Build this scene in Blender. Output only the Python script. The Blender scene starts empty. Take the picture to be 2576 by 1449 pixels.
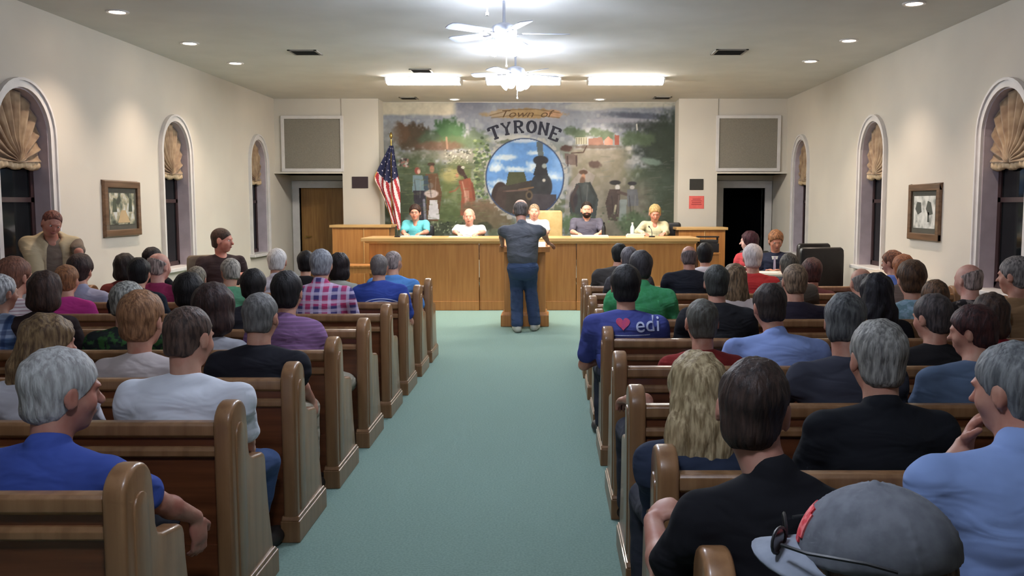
import bpy, bmesh, math, random
import numpy as np
from mathutils import Vector, Matrix, Euler
from mathutils.bvhtree import BVHTree

random.seed(4)
SC = bpy.context.scene
COL = SC.collection
# ------------------------------------------------------------------ camera
F, EYE, YH, CX = 2300.0, 1.60, 514.0, 1380.0        # focal length in px, eye height, horizon row, vanishing column
PITCH = math.atan((724.5 - YH) / F)
cam_data = bpy.data.cameras.new('camera')
cam_data.sensor_width = 36.0
cam_data.lens = F * 36.0 / 2576.0
cam_data.shift_x = (1288.0 - CX) / 2576.0
cam_data.clip_start = 0.05
cam = bpy.data.objects.new('camera', cam_data)
cam.location = (0, 0, EYE)
cam.rotation_euler = (math.pi / 2 - PITCH, 0, 0)
COL.objects.link(cam)
SC.camera = cam
# ------------------------------------------------------------------ world, exposure
world = bpy.data.worlds.new('night')
world.use_nodes = True
world.node_tree.nodes['Background'].inputs[0].default_value = (0.010, 0.012, 0.018, 1)
world.node_tree.nodes['Background'].inputs[1].default_value = 1.0
SC.world = world
SC.view_settings.view_transform = 'Standard'
SC.view_settings.look = 'None'
SC.view_settings.gamma = 1.0
SC.view_settings.use_curve_mapping = False
SC.view_settings.exposure = 0.06
SC.cycles.max_bounces = 5
SC.cycles.diffuse_bounces = 3
SC.cycles.glossy_bounces = 2
SC.cycles.transmission_bounces = 3
SC.cycles.caustics_reflective = False
SC.cycles.caustics_refractive = False
SC.cycles.adaptive_threshold = 0.07
SC.cycles.adaptive_min_samples = 16
FAN_E, TUBE_E, CAN_E, SPOT_W = 180.0, 72.0, 30.0, 110.0   # lamp strengths


def at(x, y, Y):
    """Point of the room seen at pixel (x, y), Y metres in front of the camera."""
    v = -(y - 724.5) / F
    u = (x - CX) / F
    dy = math.cos(PITCH) + v * math.sin(PITCH)
    dz = -math.sin(PITCH) + v * math.cos(PITCH)
    t = Y / dy
    return Vector((u * t, Y, EYE + dz * t))


def on_z(x, y, z):
    v = -(y - 724.5) / F
    u = (x - CX) / F
    dy = math.cos(PITCH) + v * math.sin(PITCH)
    dz = -math.sin(PITCH) + v * math.cos(PITCH)
    t = (z - EYE) / dz
    return Vector((u * t, dy * t, z))


def on_x(x, y, X):
    v = -(y - 724.5) / F
    u = (x - CX) / F
    dy = math.cos(PITCH) + v * math.sin(PITCH)
    dz = -math.sin(PITCH) + v * math.cos(PITCH)
    t = X / u
    return Vector((X, dy * t, EYE + dz * t))


# ------------------------------------------------------------------ colour and materials
def lin(c):
    return tuple(((v / 255.0) / 12.92 if v / 255.0 <= 0.04045 else ((v / 255.0 + 0.055) / 1.055) ** 2.4) for v in c)


MATS = {}


def new_mat(name):
    m = bpy.data.materials.new(name)
    m.use_nodes = True
    nt = m.node_tree
    return m, nt, nt.nodes['Principled BSDF']


def node(nt, kind, **kw):
    n = nt.nodes.new(kind)
    for k, v in kw.items():
        if k in n.inputs:
            n.inputs[k].default_value = v
        else:
            setattr(n, k, v)
    return n


def mixed(nt, fac, a, b):
    r = nt.nodes.new('ShaderNodeMix')
    r.data_type = 'RGBA'
    if isinstance(fac, float):
        r.inputs[0].default_value = fac
    else:
        nt.links.new(fac, r.inputs[0])
    for v, i in ((a, 6), (b, 7)):
        if isinstance(v, tuple):
            r.inputs[i].default_value = (*v[:3], 1)
        else:
            nt.links.new(v, r.inputs[i])
    return r.outputs[2]


def coords(nt, scale):
    tc = nt.nodes.new('ShaderNodeTexCoord')
    mp = nt.nodes.new('ShaderNodeMapping')
    mp.inputs['Scale'].default_value = scale
    nt.links.new(tc.outputs['Object'], mp.inputs[0])
    return mp.outputs[0]


def bump(nt, bsdf, height, strength, dist):
    b = nt.nodes.new('ShaderNodeBump')
    b.inputs['Strength'].default_value = strength
    b.inputs['Distance'].default_value = dist
    nt.links.new(height, b.inputs['Height'])
    nt.links.new(b.outputs[0], bsdf.inputs['Normal'])


def mat(name, rgb, rough=0.6, rgb2=None, scale=(8, 8, 8), detail=3.0, bmp=0.0, bdist=0.01, metal=0.0, spec=0.5, lo=0.35, hi=0.65, coat=0.0, sheen=0.0):
    """Procedural surface: two tones mixed by noise, with optional bump."""
    if name in MATS:
        return MATS[name]
    m, nt, b = new_mat(name)
    c1 = lin(rgb)
    c2 = lin(rgb2) if rgb2 else tuple(v * 0.88 for v in c1)
    n = node(nt, 'ShaderNodeTexNoise', Scale=1.0, Detail=detail)
    nt.links.new(coords(nt, scale), n.inputs['Vector'])
    mr = node(nt, 'ShaderNodeMapRange')
    mr.inputs['From Min'].default_value = lo
    mr.inputs['From Max'].default_value = hi
    nt.links.new(n.outputs['Fac'], mr.inputs['Value'])
    nt.links.new(mixed(nt, mr.outputs[0], c1, c2), b.inputs['Base Color'])
    b.inputs['Roughness'].default_value = rough
    b.inputs['Metallic'].default_value = metal
    b.inputs['Specular IOR Level'].default_value = spec
    b.inputs['Coat Weight'].default_value = coat
    if sheen:
        b.inputs['Sheen Weight'].default_value = sheen
    if bmp:
        bump(nt, b, n.outputs['Fac'], bmp, bdist)
    MATS[name] = m
    return m


def wood(name, rgb, rgb2, rough=0.35, axis='Z', coat=0.15):
    s = {'Z': (26, 26, 1.6), 'X': (1.6, 26, 26), 'Y': (26, 1.6, 26)}[axis]
    return mat(name, rgb, rough, rgb2, s, 3.0, 0.08, 0.002, coat=coat)


def fabric(rgb, kind='plain', rgb2=None, rgb3=None):
    key = 'cloth_%s_%d_%d_%d' % ((kind,) + tuple(rgb))
    if key in MATS:
        return MATS[key]
    m, nt, b = new_mat(key)
    b.inputs['Roughness'].default_value = 0.9
    b.inputs['Specular IOR Level'].default_value = 0.15
    gm = sum(rgb) / 3.0
    c = lin(tuple(v * .84 + gm * .16 + 4 for v in rgb))
    n = node(nt, 'ShaderNodeTexNoise', Scale=1.0, Detail=2.0, Distortion=0.6)
    nt.links.new(coords(nt, (5, 5, 11)), n.inputs['Vector'])
    out = mixed(nt, n.outputs['Fac'], c, tuple(v * 0.8 for v in c))
    if kind == 'plaid':
        for axis, sc, col in (('X', 15, rgb2), ('Z', 15, rgb2), ('X', 31, rgb3), ('Z', 31, rgb3)):
            w = node(nt, 'ShaderNodeTexWave', bands_direction=axis, Scale=sc / 6.28 * 1.0, Distortion=0.4)
            nt.links.new(coords(nt, (1, 1, 1)), w.inputs['Vector'])
            mr = node(nt, 'ShaderNodeMapRange')
            mr.inputs['From Min'].default_value = 0.62
            mr.inputs['From Max'].default_value = 0.8
            mr.inputs['To Max'].default_value = 0.6
            nt.links.new(w.outputs['Fac'], mr.inputs['Value'])
            out = mixed(nt, mr.outputs[0], out, lin(col))
    elif kind in ('stripe', 'vstripe'):
        w = node(nt, 'ShaderNodeTexWave', bands_direction='Z' if kind == 'stripe' else 'X', Scale=14.0, Distortion=1.0)
        nt.links.new(coords(nt, (1, 1, 1)), w.inputs['Vector'])
        mr = node(nt, 'ShaderNodeMapRange')
        mr.inputs['From Min'].default_value = 0.6
        mr.inputs['From Max'].default_value = 0.8
        nt.links.new(w.outputs['Fac'], mr.inputs['Value'])
        out = mixed(nt, mr.outputs[0], out, lin(rgb2))
    elif kind == 'blotch':
        v = node(nt, 'ShaderNodeTexNoise', Scale=1.0, Detail=2.0)
        nt.links.new(coords(nt, (24, 24, 24)), v.inputs['Vector'])
        mr = node(nt, 'ShaderNodeMapRange')
        mr.inputs['From Min'].default_value = 0.48
        mr.inputs['From Max'].default_value = 0.56
        nt.links.new(v.outputs['Fac'], mr.inputs['Value'])
        out = mixed(nt, mr.outputs[0], out, lin(rgb2))
    nt.links.new(out, b.inputs['Base Color'])
    bump(nt, b, n.outputs['Fac'], 0.9, 0.03)
    MATS[key] = m
    return m


def hair_mat(rgb, rgb2=None):
    rgb2 = rgb2 or tuple(int(v * 0.55) for v in rgb)
    key = 'hair_%d_%d_%d' % tuple(rgb)
    return mat(key, rgb, 0.6, rgb2, (85, 85, 17), 3.0, 0.9, 0.007, spec=0.3, lo=0.36, hi=0.64)


def skin_mat(rgb):
    key = 'skin_%d_%d_%d' % tuple(rgb)
    return mat(key, rgb, 0.5, (int(rgb[0] * 0.93), int(rgb[1] * 0.82), int(rgb[2] * 0.8)), (14, 14, 14), 3.0, 0.1, 0.002, spec=0.3)


def glow(name, rgb, strength):
    m, nt, b = new_mat(name)
    b.inputs['Base Color'].default_value = (0.8, 0.8, 0.8, 1)
    b.inputs['Emission Color'].default_value = (*lin(rgb), 1)
    b.inputs['Emission Strength'].default_value = strength
    return m


# ------------------------------------------------------------------ mesh helpers
def tag(o, label, cat, group=None, kind=None):
    if label:
        o['label'] = label
    if cat:
        o['category'] = cat
    if group:
        o['group'] = group
    if kind:
        o['kind'] = kind
    return o


def empty(name, loc=(0, 0, 0), rz=0.0):
    o = bpy.data.objects.new(name, None)
    o.empty_display_size = 0.1
    o.location = loc
    o.rotation_euler = (0, 0, rz)
    COL.objects.link(o)
    return o


def link(name, me, m=None, parent=None, loc=None):
    o = bpy.data.objects.new(name, me)
    if m is not None and not me.materials:
        me.materials.append(m)
    if loc is not None:
        o.location = loc
    if parent is not None:
        o.parent = parent
    COL.objects.link(o)
    return o


class MB:
    """Collects shapes and links them as one mesh object."""

    def __init__(self):
        self.v, self.f = [], []

    def add(self, vs, fs):
        n = len(self.v)
        self.v += [tuple(p) for p in vs]
        self.f += [tuple(i + n for i in f) for f in fs]
        return self

    def box(self, x0, x1, y0, y1, z0, z1, M=None):
        vs = [Vector(p) for p in ((x0, y0, z0), (x1, y0, z0), (x1, y1, z0), (x0, y1, z0), (x0, y0, z1), (x1, y0, z1), (x1, y1, z1), (x0, y1, z1))]
        if M is not None:
            vs = [M @ p for p in vs]
        return self.add(vs, [(0, 3, 2, 1), (4, 5, 6, 7), (0, 1, 5, 4), (1, 2, 6, 5), (2, 3, 7, 6), (3, 0, 4, 7)])

    def prism(self, pts, a, b, axis='X'):
        """Closed polygon pts (2-D) extruded from a to b along axis."""
        def P(p, t):
            return {'X': (t, p[0], p[1]), 'Y': (p[0], t, p[1]), 'Z': (p[0], p[1], t)}[axis]
        n = len(pts)
        area = sum(pts[i][0] * pts[(i + 1) % n][1] - pts[(i + 1) % n][0] * pts[i][1] for i in range(n))
        if (area < 0) != (axis == 'Y'):
            pts = pts[::-1]
        vs = [P(p, a) for p in pts] + [P(p, b) for p in pts]
        fs = [tuple(range(n))[::-1], tuple(range(n, 2 * n))] + [(i, (i + 1) % n, (i + 1) % n + n, i + n) for i in range(n)]
        return self.add(vs, fs)

    def tube(self, pts, r, n=10, r2=None, cap=True):
        pts = [Vector(p) for p in pts]
        rings = []
        for i, p in enumerate(pts):
            d = (pts[min(i + 1, len(pts) - 1)] - pts[max(i - 1, 0)]).normalized()
            u = d.orthogonal().normalized() if i == 0 else (rings_u - d * rings_u.dot(d)).normalized()
            rings_u = u
            w = d.cross(u)
            rr = r if r2 is None else r + (r2 - r) * i / max(1, len(pts) - 1)
            rings.append([p + u * math.cos(2 * math.pi * k / n) * rr + w * math.sin(2 * math.pi * k / n) * rr for k in range(n)])
        vs = [q for ring in rings for q in ring]
        fs = [(i * n + k, i * n + (k + 1) % n, (i + 1) * n + (k + 1) % n, (i + 1) * n + k) for i in range(len(pts) - 1) for k in range(n)]
        if cap:
            fs += [tuple(range(n))[::-1], tuple(range((len(pts) - 1) * n, len(pts) * n))]
        return self.add(vs, fs)

    def lathe(self, prof, n=24, M=None):
        """Profile [(r, z)] turned around Z."""
        vs, fs = [], []
        for r, z in prof:
            for k in range(n):
                p = Vector((r * math.cos(2 * math.pi * k / n), r * math.sin(2 * math.pi * k / n), z))
                vs.append(M @ p if M is not None else p)
        for i in range(len(prof) - 1):
            for k in range(n):
                fs.append((i * n + k, i * n + (k + 1) % n, (i + 1) * n + (k + 1) % n, (i + 1) * n + k))
        if prof[0][0] > 1e-4:
            fs.append(tuple(range(n))[::-1])
        if prof[-1][0] > 1e-4:
            fs.append(tuple(range((len(prof) - 1) * n, len(prof) * n)))
        return self.add(vs, fs)

    def mesh(self, name, m, bevel=0.0, smooth=False, seg=2):
        me = bpy.data.meshes.new(name)
        me.from_pydata(self.v, [], self.f)
        bm = bmesh.new()
        bm.from_mesh(me)
        bmesh.ops.remove_doubles(bm, verts=bm.verts, dist=1e-5)
        bmesh.ops.recalc_face_normals(bm, faces=bm.faces)
        if bevel:
            es = [e for e in bm.edges if len(e.link_faces) == 2 and e.calc_face_angle(0) > 0.6]
            bmesh.ops.bevel(bm, geom=es, offset=bevel, segments=seg, affect='EDGES', profile=0.5, clamp_overlap=True)
        bm.to_mesh(me)
        bm.free()
        if smooth:
            me.polygons.foreach_set('use_smooth', [True] * len(me.polygons))
            try:
                me.set_sharp_from_angle(angle=0.7)
            except Exception:
                pass
        me.materials.append(m)
        return me

    def build(self, name, m, parent=None, bevel=0.0, smooth=False, loc=None):
        return link(name, self.mesh(name, m, bevel, smooth), None, parent, loc)


def struct(name, mb, m, bevel=0.0):
    o = mb.build(name, m, None, bevel)
    o['kind'] = 'structure'
    return o


# ------------------------------------------------------------------ common materials
WALL = mat('painted_wall', (216, 209, 196), 0.85, (210, 203, 191), (1.2, 1.2, 1.2), 2.0, 0.05, 0.002)
CEIL = mat('ceiling_paint', (218, 216, 212), 0.9, (212, 210, 206), (2, 2, 2), 2.0)
TRIM = mat('white_trim_paint', (222, 218, 216), 0.5, (214, 210, 208))
CARPET = mat('teal_carpet', (132, 156, 146), 0.98, (119, 143, 134), (90, 90, 90), 2.0, 0.6, 0.004, spec=0.1)
PEW_END = wood('pew_end_wood', (150, 110, 74), (128, 91, 58), 0.36, 'Z', 0.25)
PEW_BACK = wood('pew_back_wood', (118, 68, 40), (90, 49, 28), 0.34, 'X', 0.25)
DESK = wood('desk_wood', (196, 134, 72), (178, 116, 60), 0.4, 'Z', 0.1)
DESK_TOP = wood('desk_top_wood', (224, 182, 122), (206, 160, 100), 0.35, 'X', 0.2)
BLACK = mat('black_plastic', (24, 24, 27), 0.45, (32, 32, 34))
DARK_METAL = mat('dark_metal', (50, 48, 48), 0.4, metal=0.8)
PAPER = mat('white_paper', (236, 236, 228), 0.8, (228, 228, 220))
HALL_SHADE = mat('painted_hall_shade', (22, 22, 26), 0.95)  # near-black colour paints in the darkness of the unlit hall

XL, XR, YB, YF, YM, YN, HC = -4.75, 4.13, -4.0, 16.0, 16.5, 16.95, 3.416
# ------------------------------------------------------------------ the room shell
struct('floor', MB().box(XL - .3, XR + .3, YB, YN + .3, -0.12, 0.0), CARPET)
struct('ceiling', MB().box(XL - .3, XR + .3, YB, YN + .3, HC, HC + 0.15), CEIL)
struct('wall_back', MB().box(XL - .3, XR + .3, YB - .2, YB, 0, HC), WALL)

WIN = [(0.75, 1.55), (4.35, 5.15), (7.93, 8.77), (11.33, 12.15), (14.66, 15.46)]   # arched window openings along both side walls
SILL, SPRING, TOPZ = 0.80, 2.24, 2.65


def arch(y0, y1, z1=TOPZ, zs=SPRING, n=18, inset=0.0):
    """Points of an arch from (y0, spring) over the crown to (y1, spring)."""
    c, a, h = (y0 + y1) / 2, (y1 - y0) / 2 - inset, z1 - zs - inset
    return [(c - a * math.cos(math.pi * i / n), zs + h * math.sin(math.pi * i / n)) for i in range(n + 1)]


def side_wall(name, xa, xb):
    mb = MB()
    edges = [YB] + [v for w in WIN for v in w] + [YN + .1]
    for i in range(0, len(edges), 2):
        mb.box(xa, xb, edges[i], edges[i + 1], 0, HC)
    for y0, y1 in WIN:
        mb.box(xa, xb, y0, y1, 0, SILL)
        pts = arch(y0, y1)
        for i in range(len(pts) - 1):
            p, q = pts[i], pts[i + 1]
            mb.prism([p, q, (q[0], HC), (p[0], HC)], xa, xb, 'X')
    return struct(name, mb, WALL)


side_wall('wall_left', XL - .3, XL)
side_wall('wall_right', XR, XR + .3)

# window glass, casing, sill; the balloon shade at the top is a thing of its own
GLASS, gnt, gb = new_mat('dark_window_glass')
gb.inputs['Base Color'].default_value = (0.02, 0.025, 0.03, 1)
gb.inputs['Roughness'].default_value = 0.06
gb.inputs['Transmission Weight'].default_value = 0.6
gb.inputs['IOR'].default_value = 1.3
MULL = mat('dark_bronze_frame', (62, 40, 42), 0.5, (52, 34, 36))
SHADE = mat('gold_brown_curtain', (172, 146, 114), 0.7, (126, 98, 72), (7, 7, 7), 2.0, 0.2, 0.006, sheen=0.3)
HEM = mat('cream_curtain_hem', (214, 190, 156), 0.7, (190, 162, 126), (20, 20, 20))


def ring(outer, inner, a, b, mb):
    n = len(outer)
    for i in range(n - 1):
        mb.prism([outer[i], outer[i + 1], inner[i + 1], inner[i]], a, b, 'X')


def window(num, side, y0, y1, shade_label, visible=True):
    s = -1 if side == 'l' else 1
    xw = XL if s < 0 else XR
    root = empty('window_%d' % num, (xw, (y0 + y1) / 2, SILL))
    root['kind'] = 'structure'
    M = root.location

    def sh(mb):
        mb.v = [(p[0] - M.x, p[1] - M.y, p[2] - M.z) for p in mb.v]
        return mb
    # casing: a flat moulded band round the opening on the room side
    cas = MB()
    o = [(y0 - .085, SILL)] + arch(y0 - .085, y1 + .085, TOPZ + .085, SPRING) + [(y1 + .085, SILL)]
    i_ = [(y0, SILL)] + arch(y0, y1) + [(y1, SILL)]
    xa, xb = sorted((xw, xw - s * .028))
    ring(o, i_, xa, xb, cas)
    o2 = [(y0 - .085, SILL)] + arch(y0 - .085, y1 + .085, TOPZ + .085, SPRING) + [(y1 + .085, SILL)]
    i2 = [(y0 - .06, SILL)] + arch(y0 - .06, y1 + .06, TOPZ + .06, SPRING) + [(y1 + .06, SILL)]
    xa, xb = sorted((xw - s * .028, xw - s * .045))
    ring(o2, i2, xa, xb, cas)
    sh(cas).build('casing', TRIM, root)
    # jamb lining
    jl = MB()
    o3 = [(y0, SILL)] + arch(y0, y1) + [(y1, SILL)]
    i3 = [(y0 + .012, SILL)] + arch(y0 + .012, y1 - .012, TOPZ - .012, SPRING) + [(y1 - .012, SILL)]
    xa, xb = sorted((xw + s * .001, xw + s * .2))
    ring(o3, i3, xa, xb, jl)
    sh(jl).build('jamb', mat('mauve_white_jamb', (196, 184, 192), 0.5), root)
    sl = MB().box(*sorted((xw - s * .09, xw + s * .2)), y0 - .12, y1 + .12, SILL - .045, SILL + .002)
    sh(sl).build('window_sill', TRIM, root, bevel=.008)
    fr = MB()
    o4 = i3
    i4 = [(y0 + .07, SILL + .06)] + arch(y0 + .07, y1 - .07, TOPZ - .07, SPRING) + [(y1 - .07, SILL + .06)]
    xa, xb = sorted((xw + s * .15, xw + s * .185))
    ring(o4, i4, xa, xb, fr)
    fr.box(xa, xb, y0 + .012, y1 - .012, SILL, SILL + .06)
    fr.box(xa, xb, y0 + .02, y1 - .02, 1.62, 1.665)
    c = (y0 + y1) / 2
    sh(fr).build('window_frame', MULL, root)
    gl = MB()
    pts = [(y0 + .06, SILL + .05)] + arch(y0 + .06, y1 - .06, TOPZ - .06, SPRING) + [(y1 - .06, SILL + .05)]
    gl.prism(pts, *sorted((xw + s * .165, xw + s * .171)), 'X')
    sh(gl).build('pane', GLASS, root)
    # balloon shade: pleats fanning from a gathered point at the hem
    sr = empty('balloon_shade', (xw + s * .10, c, 1.98))
    tag(sr, shade_label, 'curtain', 'gathered balloon shades in the arched windows')
    a = (y1 - y0) / 2 - .022
    vs, fs = [], []
    nu, nr = 120, 14
    zb, zt = 0.0, TOPZ - 1.98 - .02
    for j in range(nr + 1):
        r = j / nr
        for i in range(nu + 1):
            t = math.pi * i / nu
            # outline of the lower rectangle plus arch, seen from the gather point
            ct, st = -math.cos(t), math.sin(t)
            lo, hi = 0.0, 1.2
            for _ in range(18):
                m_ = (lo + hi) / 2
                yy, zz = ct * m_, st * m_
                zs = SPRING - 1.98
                inside = abs(yy) <= a and (zz <= zs or (yy / a) ** 2 + ((zz - zs) / (zt - zs)) ** 2 <= 1)
                lo, hi = (m_, hi) if inside else (lo, m_)
            R = lo * r
            d = (.030 * math.sin(t * 23) + .010 * math.sin(t * 47 + 1)) * (0.25 + 0.75 * math.sin(math.pi * min(1, r * .8 + .1)))
            d += .035 * math.exp(-((r - .12) / .16) ** 2)
            vs.append((-s * (d + .02), ct * R, st * R))
    for j in range(nr):
        for i in range(nu):
            q = j * (nu + 1) + i
            fs.append((q, q + 1, q + nu + 2, q + nu + 1))
    me = bpy.data.meshes.new('pleated_cloth')
    me.from_pydata(vs, [], fs)
    me.polygons.foreach_set('use_smooth', [True] * len(fs))
    pc = link('pleated_cloth', me, SHADE, sr)
    so = pc.modifiers.new('thickness', 'SOLIDIFY')
    so.thickness = .006
    vs, fs = [], []
    n = 40
    for i in range(n + 1):
        y = -a + 2 * a * i / n
        sag = .022 * abs(math.sin(math.pi * i / n * 3)) + .012
        for k, (dx, dz) in enumerate(((.015, .03), (.035, .01), (.038, -.02), (.015, -.035))):
            vs.append((-s * (dx + .008 * math.sin(i * 1.7)), y, dz - sag * (k / 3.0)))
    for i in range(n):
        for k in range(3):
            q = i * 4 + k
            fs.append((q, q + 1, q + 5, q + 4))
    me = bpy.data.meshes.new('hem_band')
    me.from_pydata(vs, [], fs)
    me.polygons.foreach_set('use_smooth', [True] * len(fs))
    hb = link('hem_band', me, HEM, sr)
    so = hb.modifiers.new('thickness', 'SOLIDIFY')
    so.thickness = .006


SL = {2: 'large gold balloon shade in the nearest arched window of the left wall',
      3: 'gold balloon shade in the left wall window between the framed picture and the officer',
      4: 'small dull gold balloon shade in the farthest arched window of the left wall'}
SRr = {2: 'large gold balloon shade cut by the right picture edge',
       3: 'gold balloon shade in the middle arched window of the right wall',
       4: 'small dull gold balloon shade in the farthest arched window of the right wall'}
for k in (2, 3, 4):
    window(k - 1, 'l', *WIN[k], SL[k])
    window(k + 2, 'r', *WIN[k], SRr[k])
# windows out of the picture are closed with the same dark glass
for k, (y0, y1) in enumerate(WIN[:2]):
    struct('window_%d' % (7 + k), MB().box(XL - .18, XL - .17, y0, y1, SILL, TOPZ), GLASS)
    struct('window_%d' % (9 + k), MB().box(XR + .17, XR + .18, y0, y1, SILL, TOPZ), GLASS)

# front wall: two pilasters, the mural bay, and a doorway in a recess on each side under a boxed bulkhead
PLx0, PLx1 = at(863, 500, YF).x, at(955, 500, YF).x
PRx0, PRx1 = at(1705, 500, YF).x, at(1803, 500, YF).x
struct('wall_front', MB().box(PLx0, PLx1, YF, YN + .2, 0, HC).box(PRx0, PRx1, YF, YN + .2, 0, HC)
       .box(PLx1, PRx0, YM, YN + .2, 0, HC), WALL)
ZS = at(780, 437, YF).z
# bulkheads with their ledge
struct('wall_bulkhead_left', MB().box(XL, PLx0, YF + .02, YN + .2, ZS, HC).box(XL, PLx0, YF - .07, YN, ZS - .0, ZS + .03), WALL)
struct('wall_bulkhead_right', MB().box(PRx1, XR, YF + .02, YN + .2, ZS, HC).box(PRx1, XR, YF - .07, YN, ZS - .0, ZS + .03), WALL)
dlx0, dlx1 = at(755, 560, YN).x, at(872, 560, YN).x
zd = at(800, 473, YN).z
drx0, drx1 = at(1818, 560, YN).x, at(1922, 560, YN).x
struct('wall_recess_left', MB().box(XL, dlx0, YN, YN + .2, 0, ZS).box(dlx0, dlx1, YN, YN + .2, zd, ZS).box(dlx1, PLx0 + .1, YN, YN + .2, 0, ZS), WALL)
struct('wall_recess_right', MB().box(PRx1 - .1, drx0, YN, YN + .2, 0, ZS).box(drx0, drx1, YN, YN + .2, zd, ZS).box(drx1, XR, YN, YN + .2, 0, ZS), WALL)
# hall behind the open doorway
hy = YN + .2
struct('wall_hall', MB().box(drx0 - .8, drx0 - .7, hy, hy + 2.2, 0, 2.6).box(drx1 + .7, drx1 + .8, hy, hy + 2.2, 0, 2.6)
       .box(drx0 - .8, drx1 + .8, hy + 2.2, hy + 2.3, 0, 2.6).box(drx0 - .8, drx1 + .8, hy, hy + 2.3, 2.6, 2.7), HALL_SHADE)
struct('floor_hall', MB().box(drx0 - .8, drx1 + .8, YN + .3, hy + 2.3, -0.12, 0), HALL_SHADE)


def door_trim(num, x0, x1):
    w = .13
    struct('trim_%d' % num, MB().box(x0 - w, x0, YN - .03, YN + .22, 0, zd + w).box(x1, x1 + w, YN - .03, YN + .22, 0, zd + w)
           .box(x0 - w, x1 + w, YN - .031, YN + .221, zd, zd + w), TRIM, .006)


door_trim(1, dlx0, dlx1)
door_trim(2, drx0, drx1)
d1 = empty('door_1', (dlx0, YN + .1, 0))
d1['kind'] = 'structure'
MB().box(0, dlx1 - dlx0, 0, .04, 0.005, zd).build('door_panel', wood('door_wood', (176, 130, 70), (150, 104, 54), .4, 'Z'), d1, .003)
hn = MB().tube([(.08, -.03, 1.0), (.08, .0, 1.0)], .02).tube([(.08, -.04, 1.0), (.19, -.04, 1.0)], .011)
hn.build('door_handle', mat('brass', (190, 160, 90), .3, metal=1.0), d1, 0, True)
# speaker grille panels in the bulkheads
GR = mat('grey_speaker_cloth', (146, 140, 128), 0.95, (128, 122, 112), (160, 160, 160), 2.0, 0.3, 0.002)


def grille(x0, x1, y0, y1, label):
    a, b = at(x0, y1, YF), at(x1, y0, YF)
    t = empty('speaker_grille', (a.x, YF + .02, a.z))
    tag(t, label, 'speaker grille', 'square grille panels above the doorways')
    w, h = b.x - a.x, b.z - a.z
    f = .055
    MB().box(-f, 0, -.035, 0, -f, h + f).box(w, w + f, -.035, 0, -f, h + f).box(-f, w + f, -.0352, 0, -f, 0).box(-f, w + f, -.0352, 0, h, h + f).build('frame', TRIM, t, .006)
    MB().box(0, w, -.015, -.001, 0, h).build('cloth_panel', GR, t)


grille(717, 855, 299, 424, 'square grey speaker grille above the wooden door on the left')
grille(1808, 1957, 298, 423, 'square grey speaker grille above the dark open doorway on the right')
bb = mat('baseboard_paint', (190, 185, 178), .5)
struct('baseboard_left', MB().box(XL, XL + .015, YB, YN, 0, .11), bb)
struct('baseboard_right', MB().box(XR - .015, XR, YB, YN, 0, .11), bb)
struct('trim_3', MB().box(PLx0 - .004, PLx1 + .004, YF - .015, YF, 0, .11), bb)
struct('trim_4', MB().box(PRx0 - .004, PRx1 + .004, YF - .015, YF, 0, .11), bb)


# ------------------------------------------------------------------ the painted mural
def value_noise(shape, cell, rng):
    h, w = shape
    g = rng.random((h // cell + 3, w // cell + 3))
    yy, xx = np.mgrid[0:h, 0:w] / cell
    y0, x0 = yy.astype(int), xx.astype(int)
    fy, fx = yy - y0, xx - x0
    fy, fx = fy * fy * (3 - 2 * fy), fx * fx * (3 - 2 * fx)
    return (g[y0, x0] * (1 - fx) + g[y0, x0 + 1] * fx) * (1 - fy) + (g[y0 + 1, x0] * (1 - fx) + g[y0 + 1, x0 + 1] * fx) * fy


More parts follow.
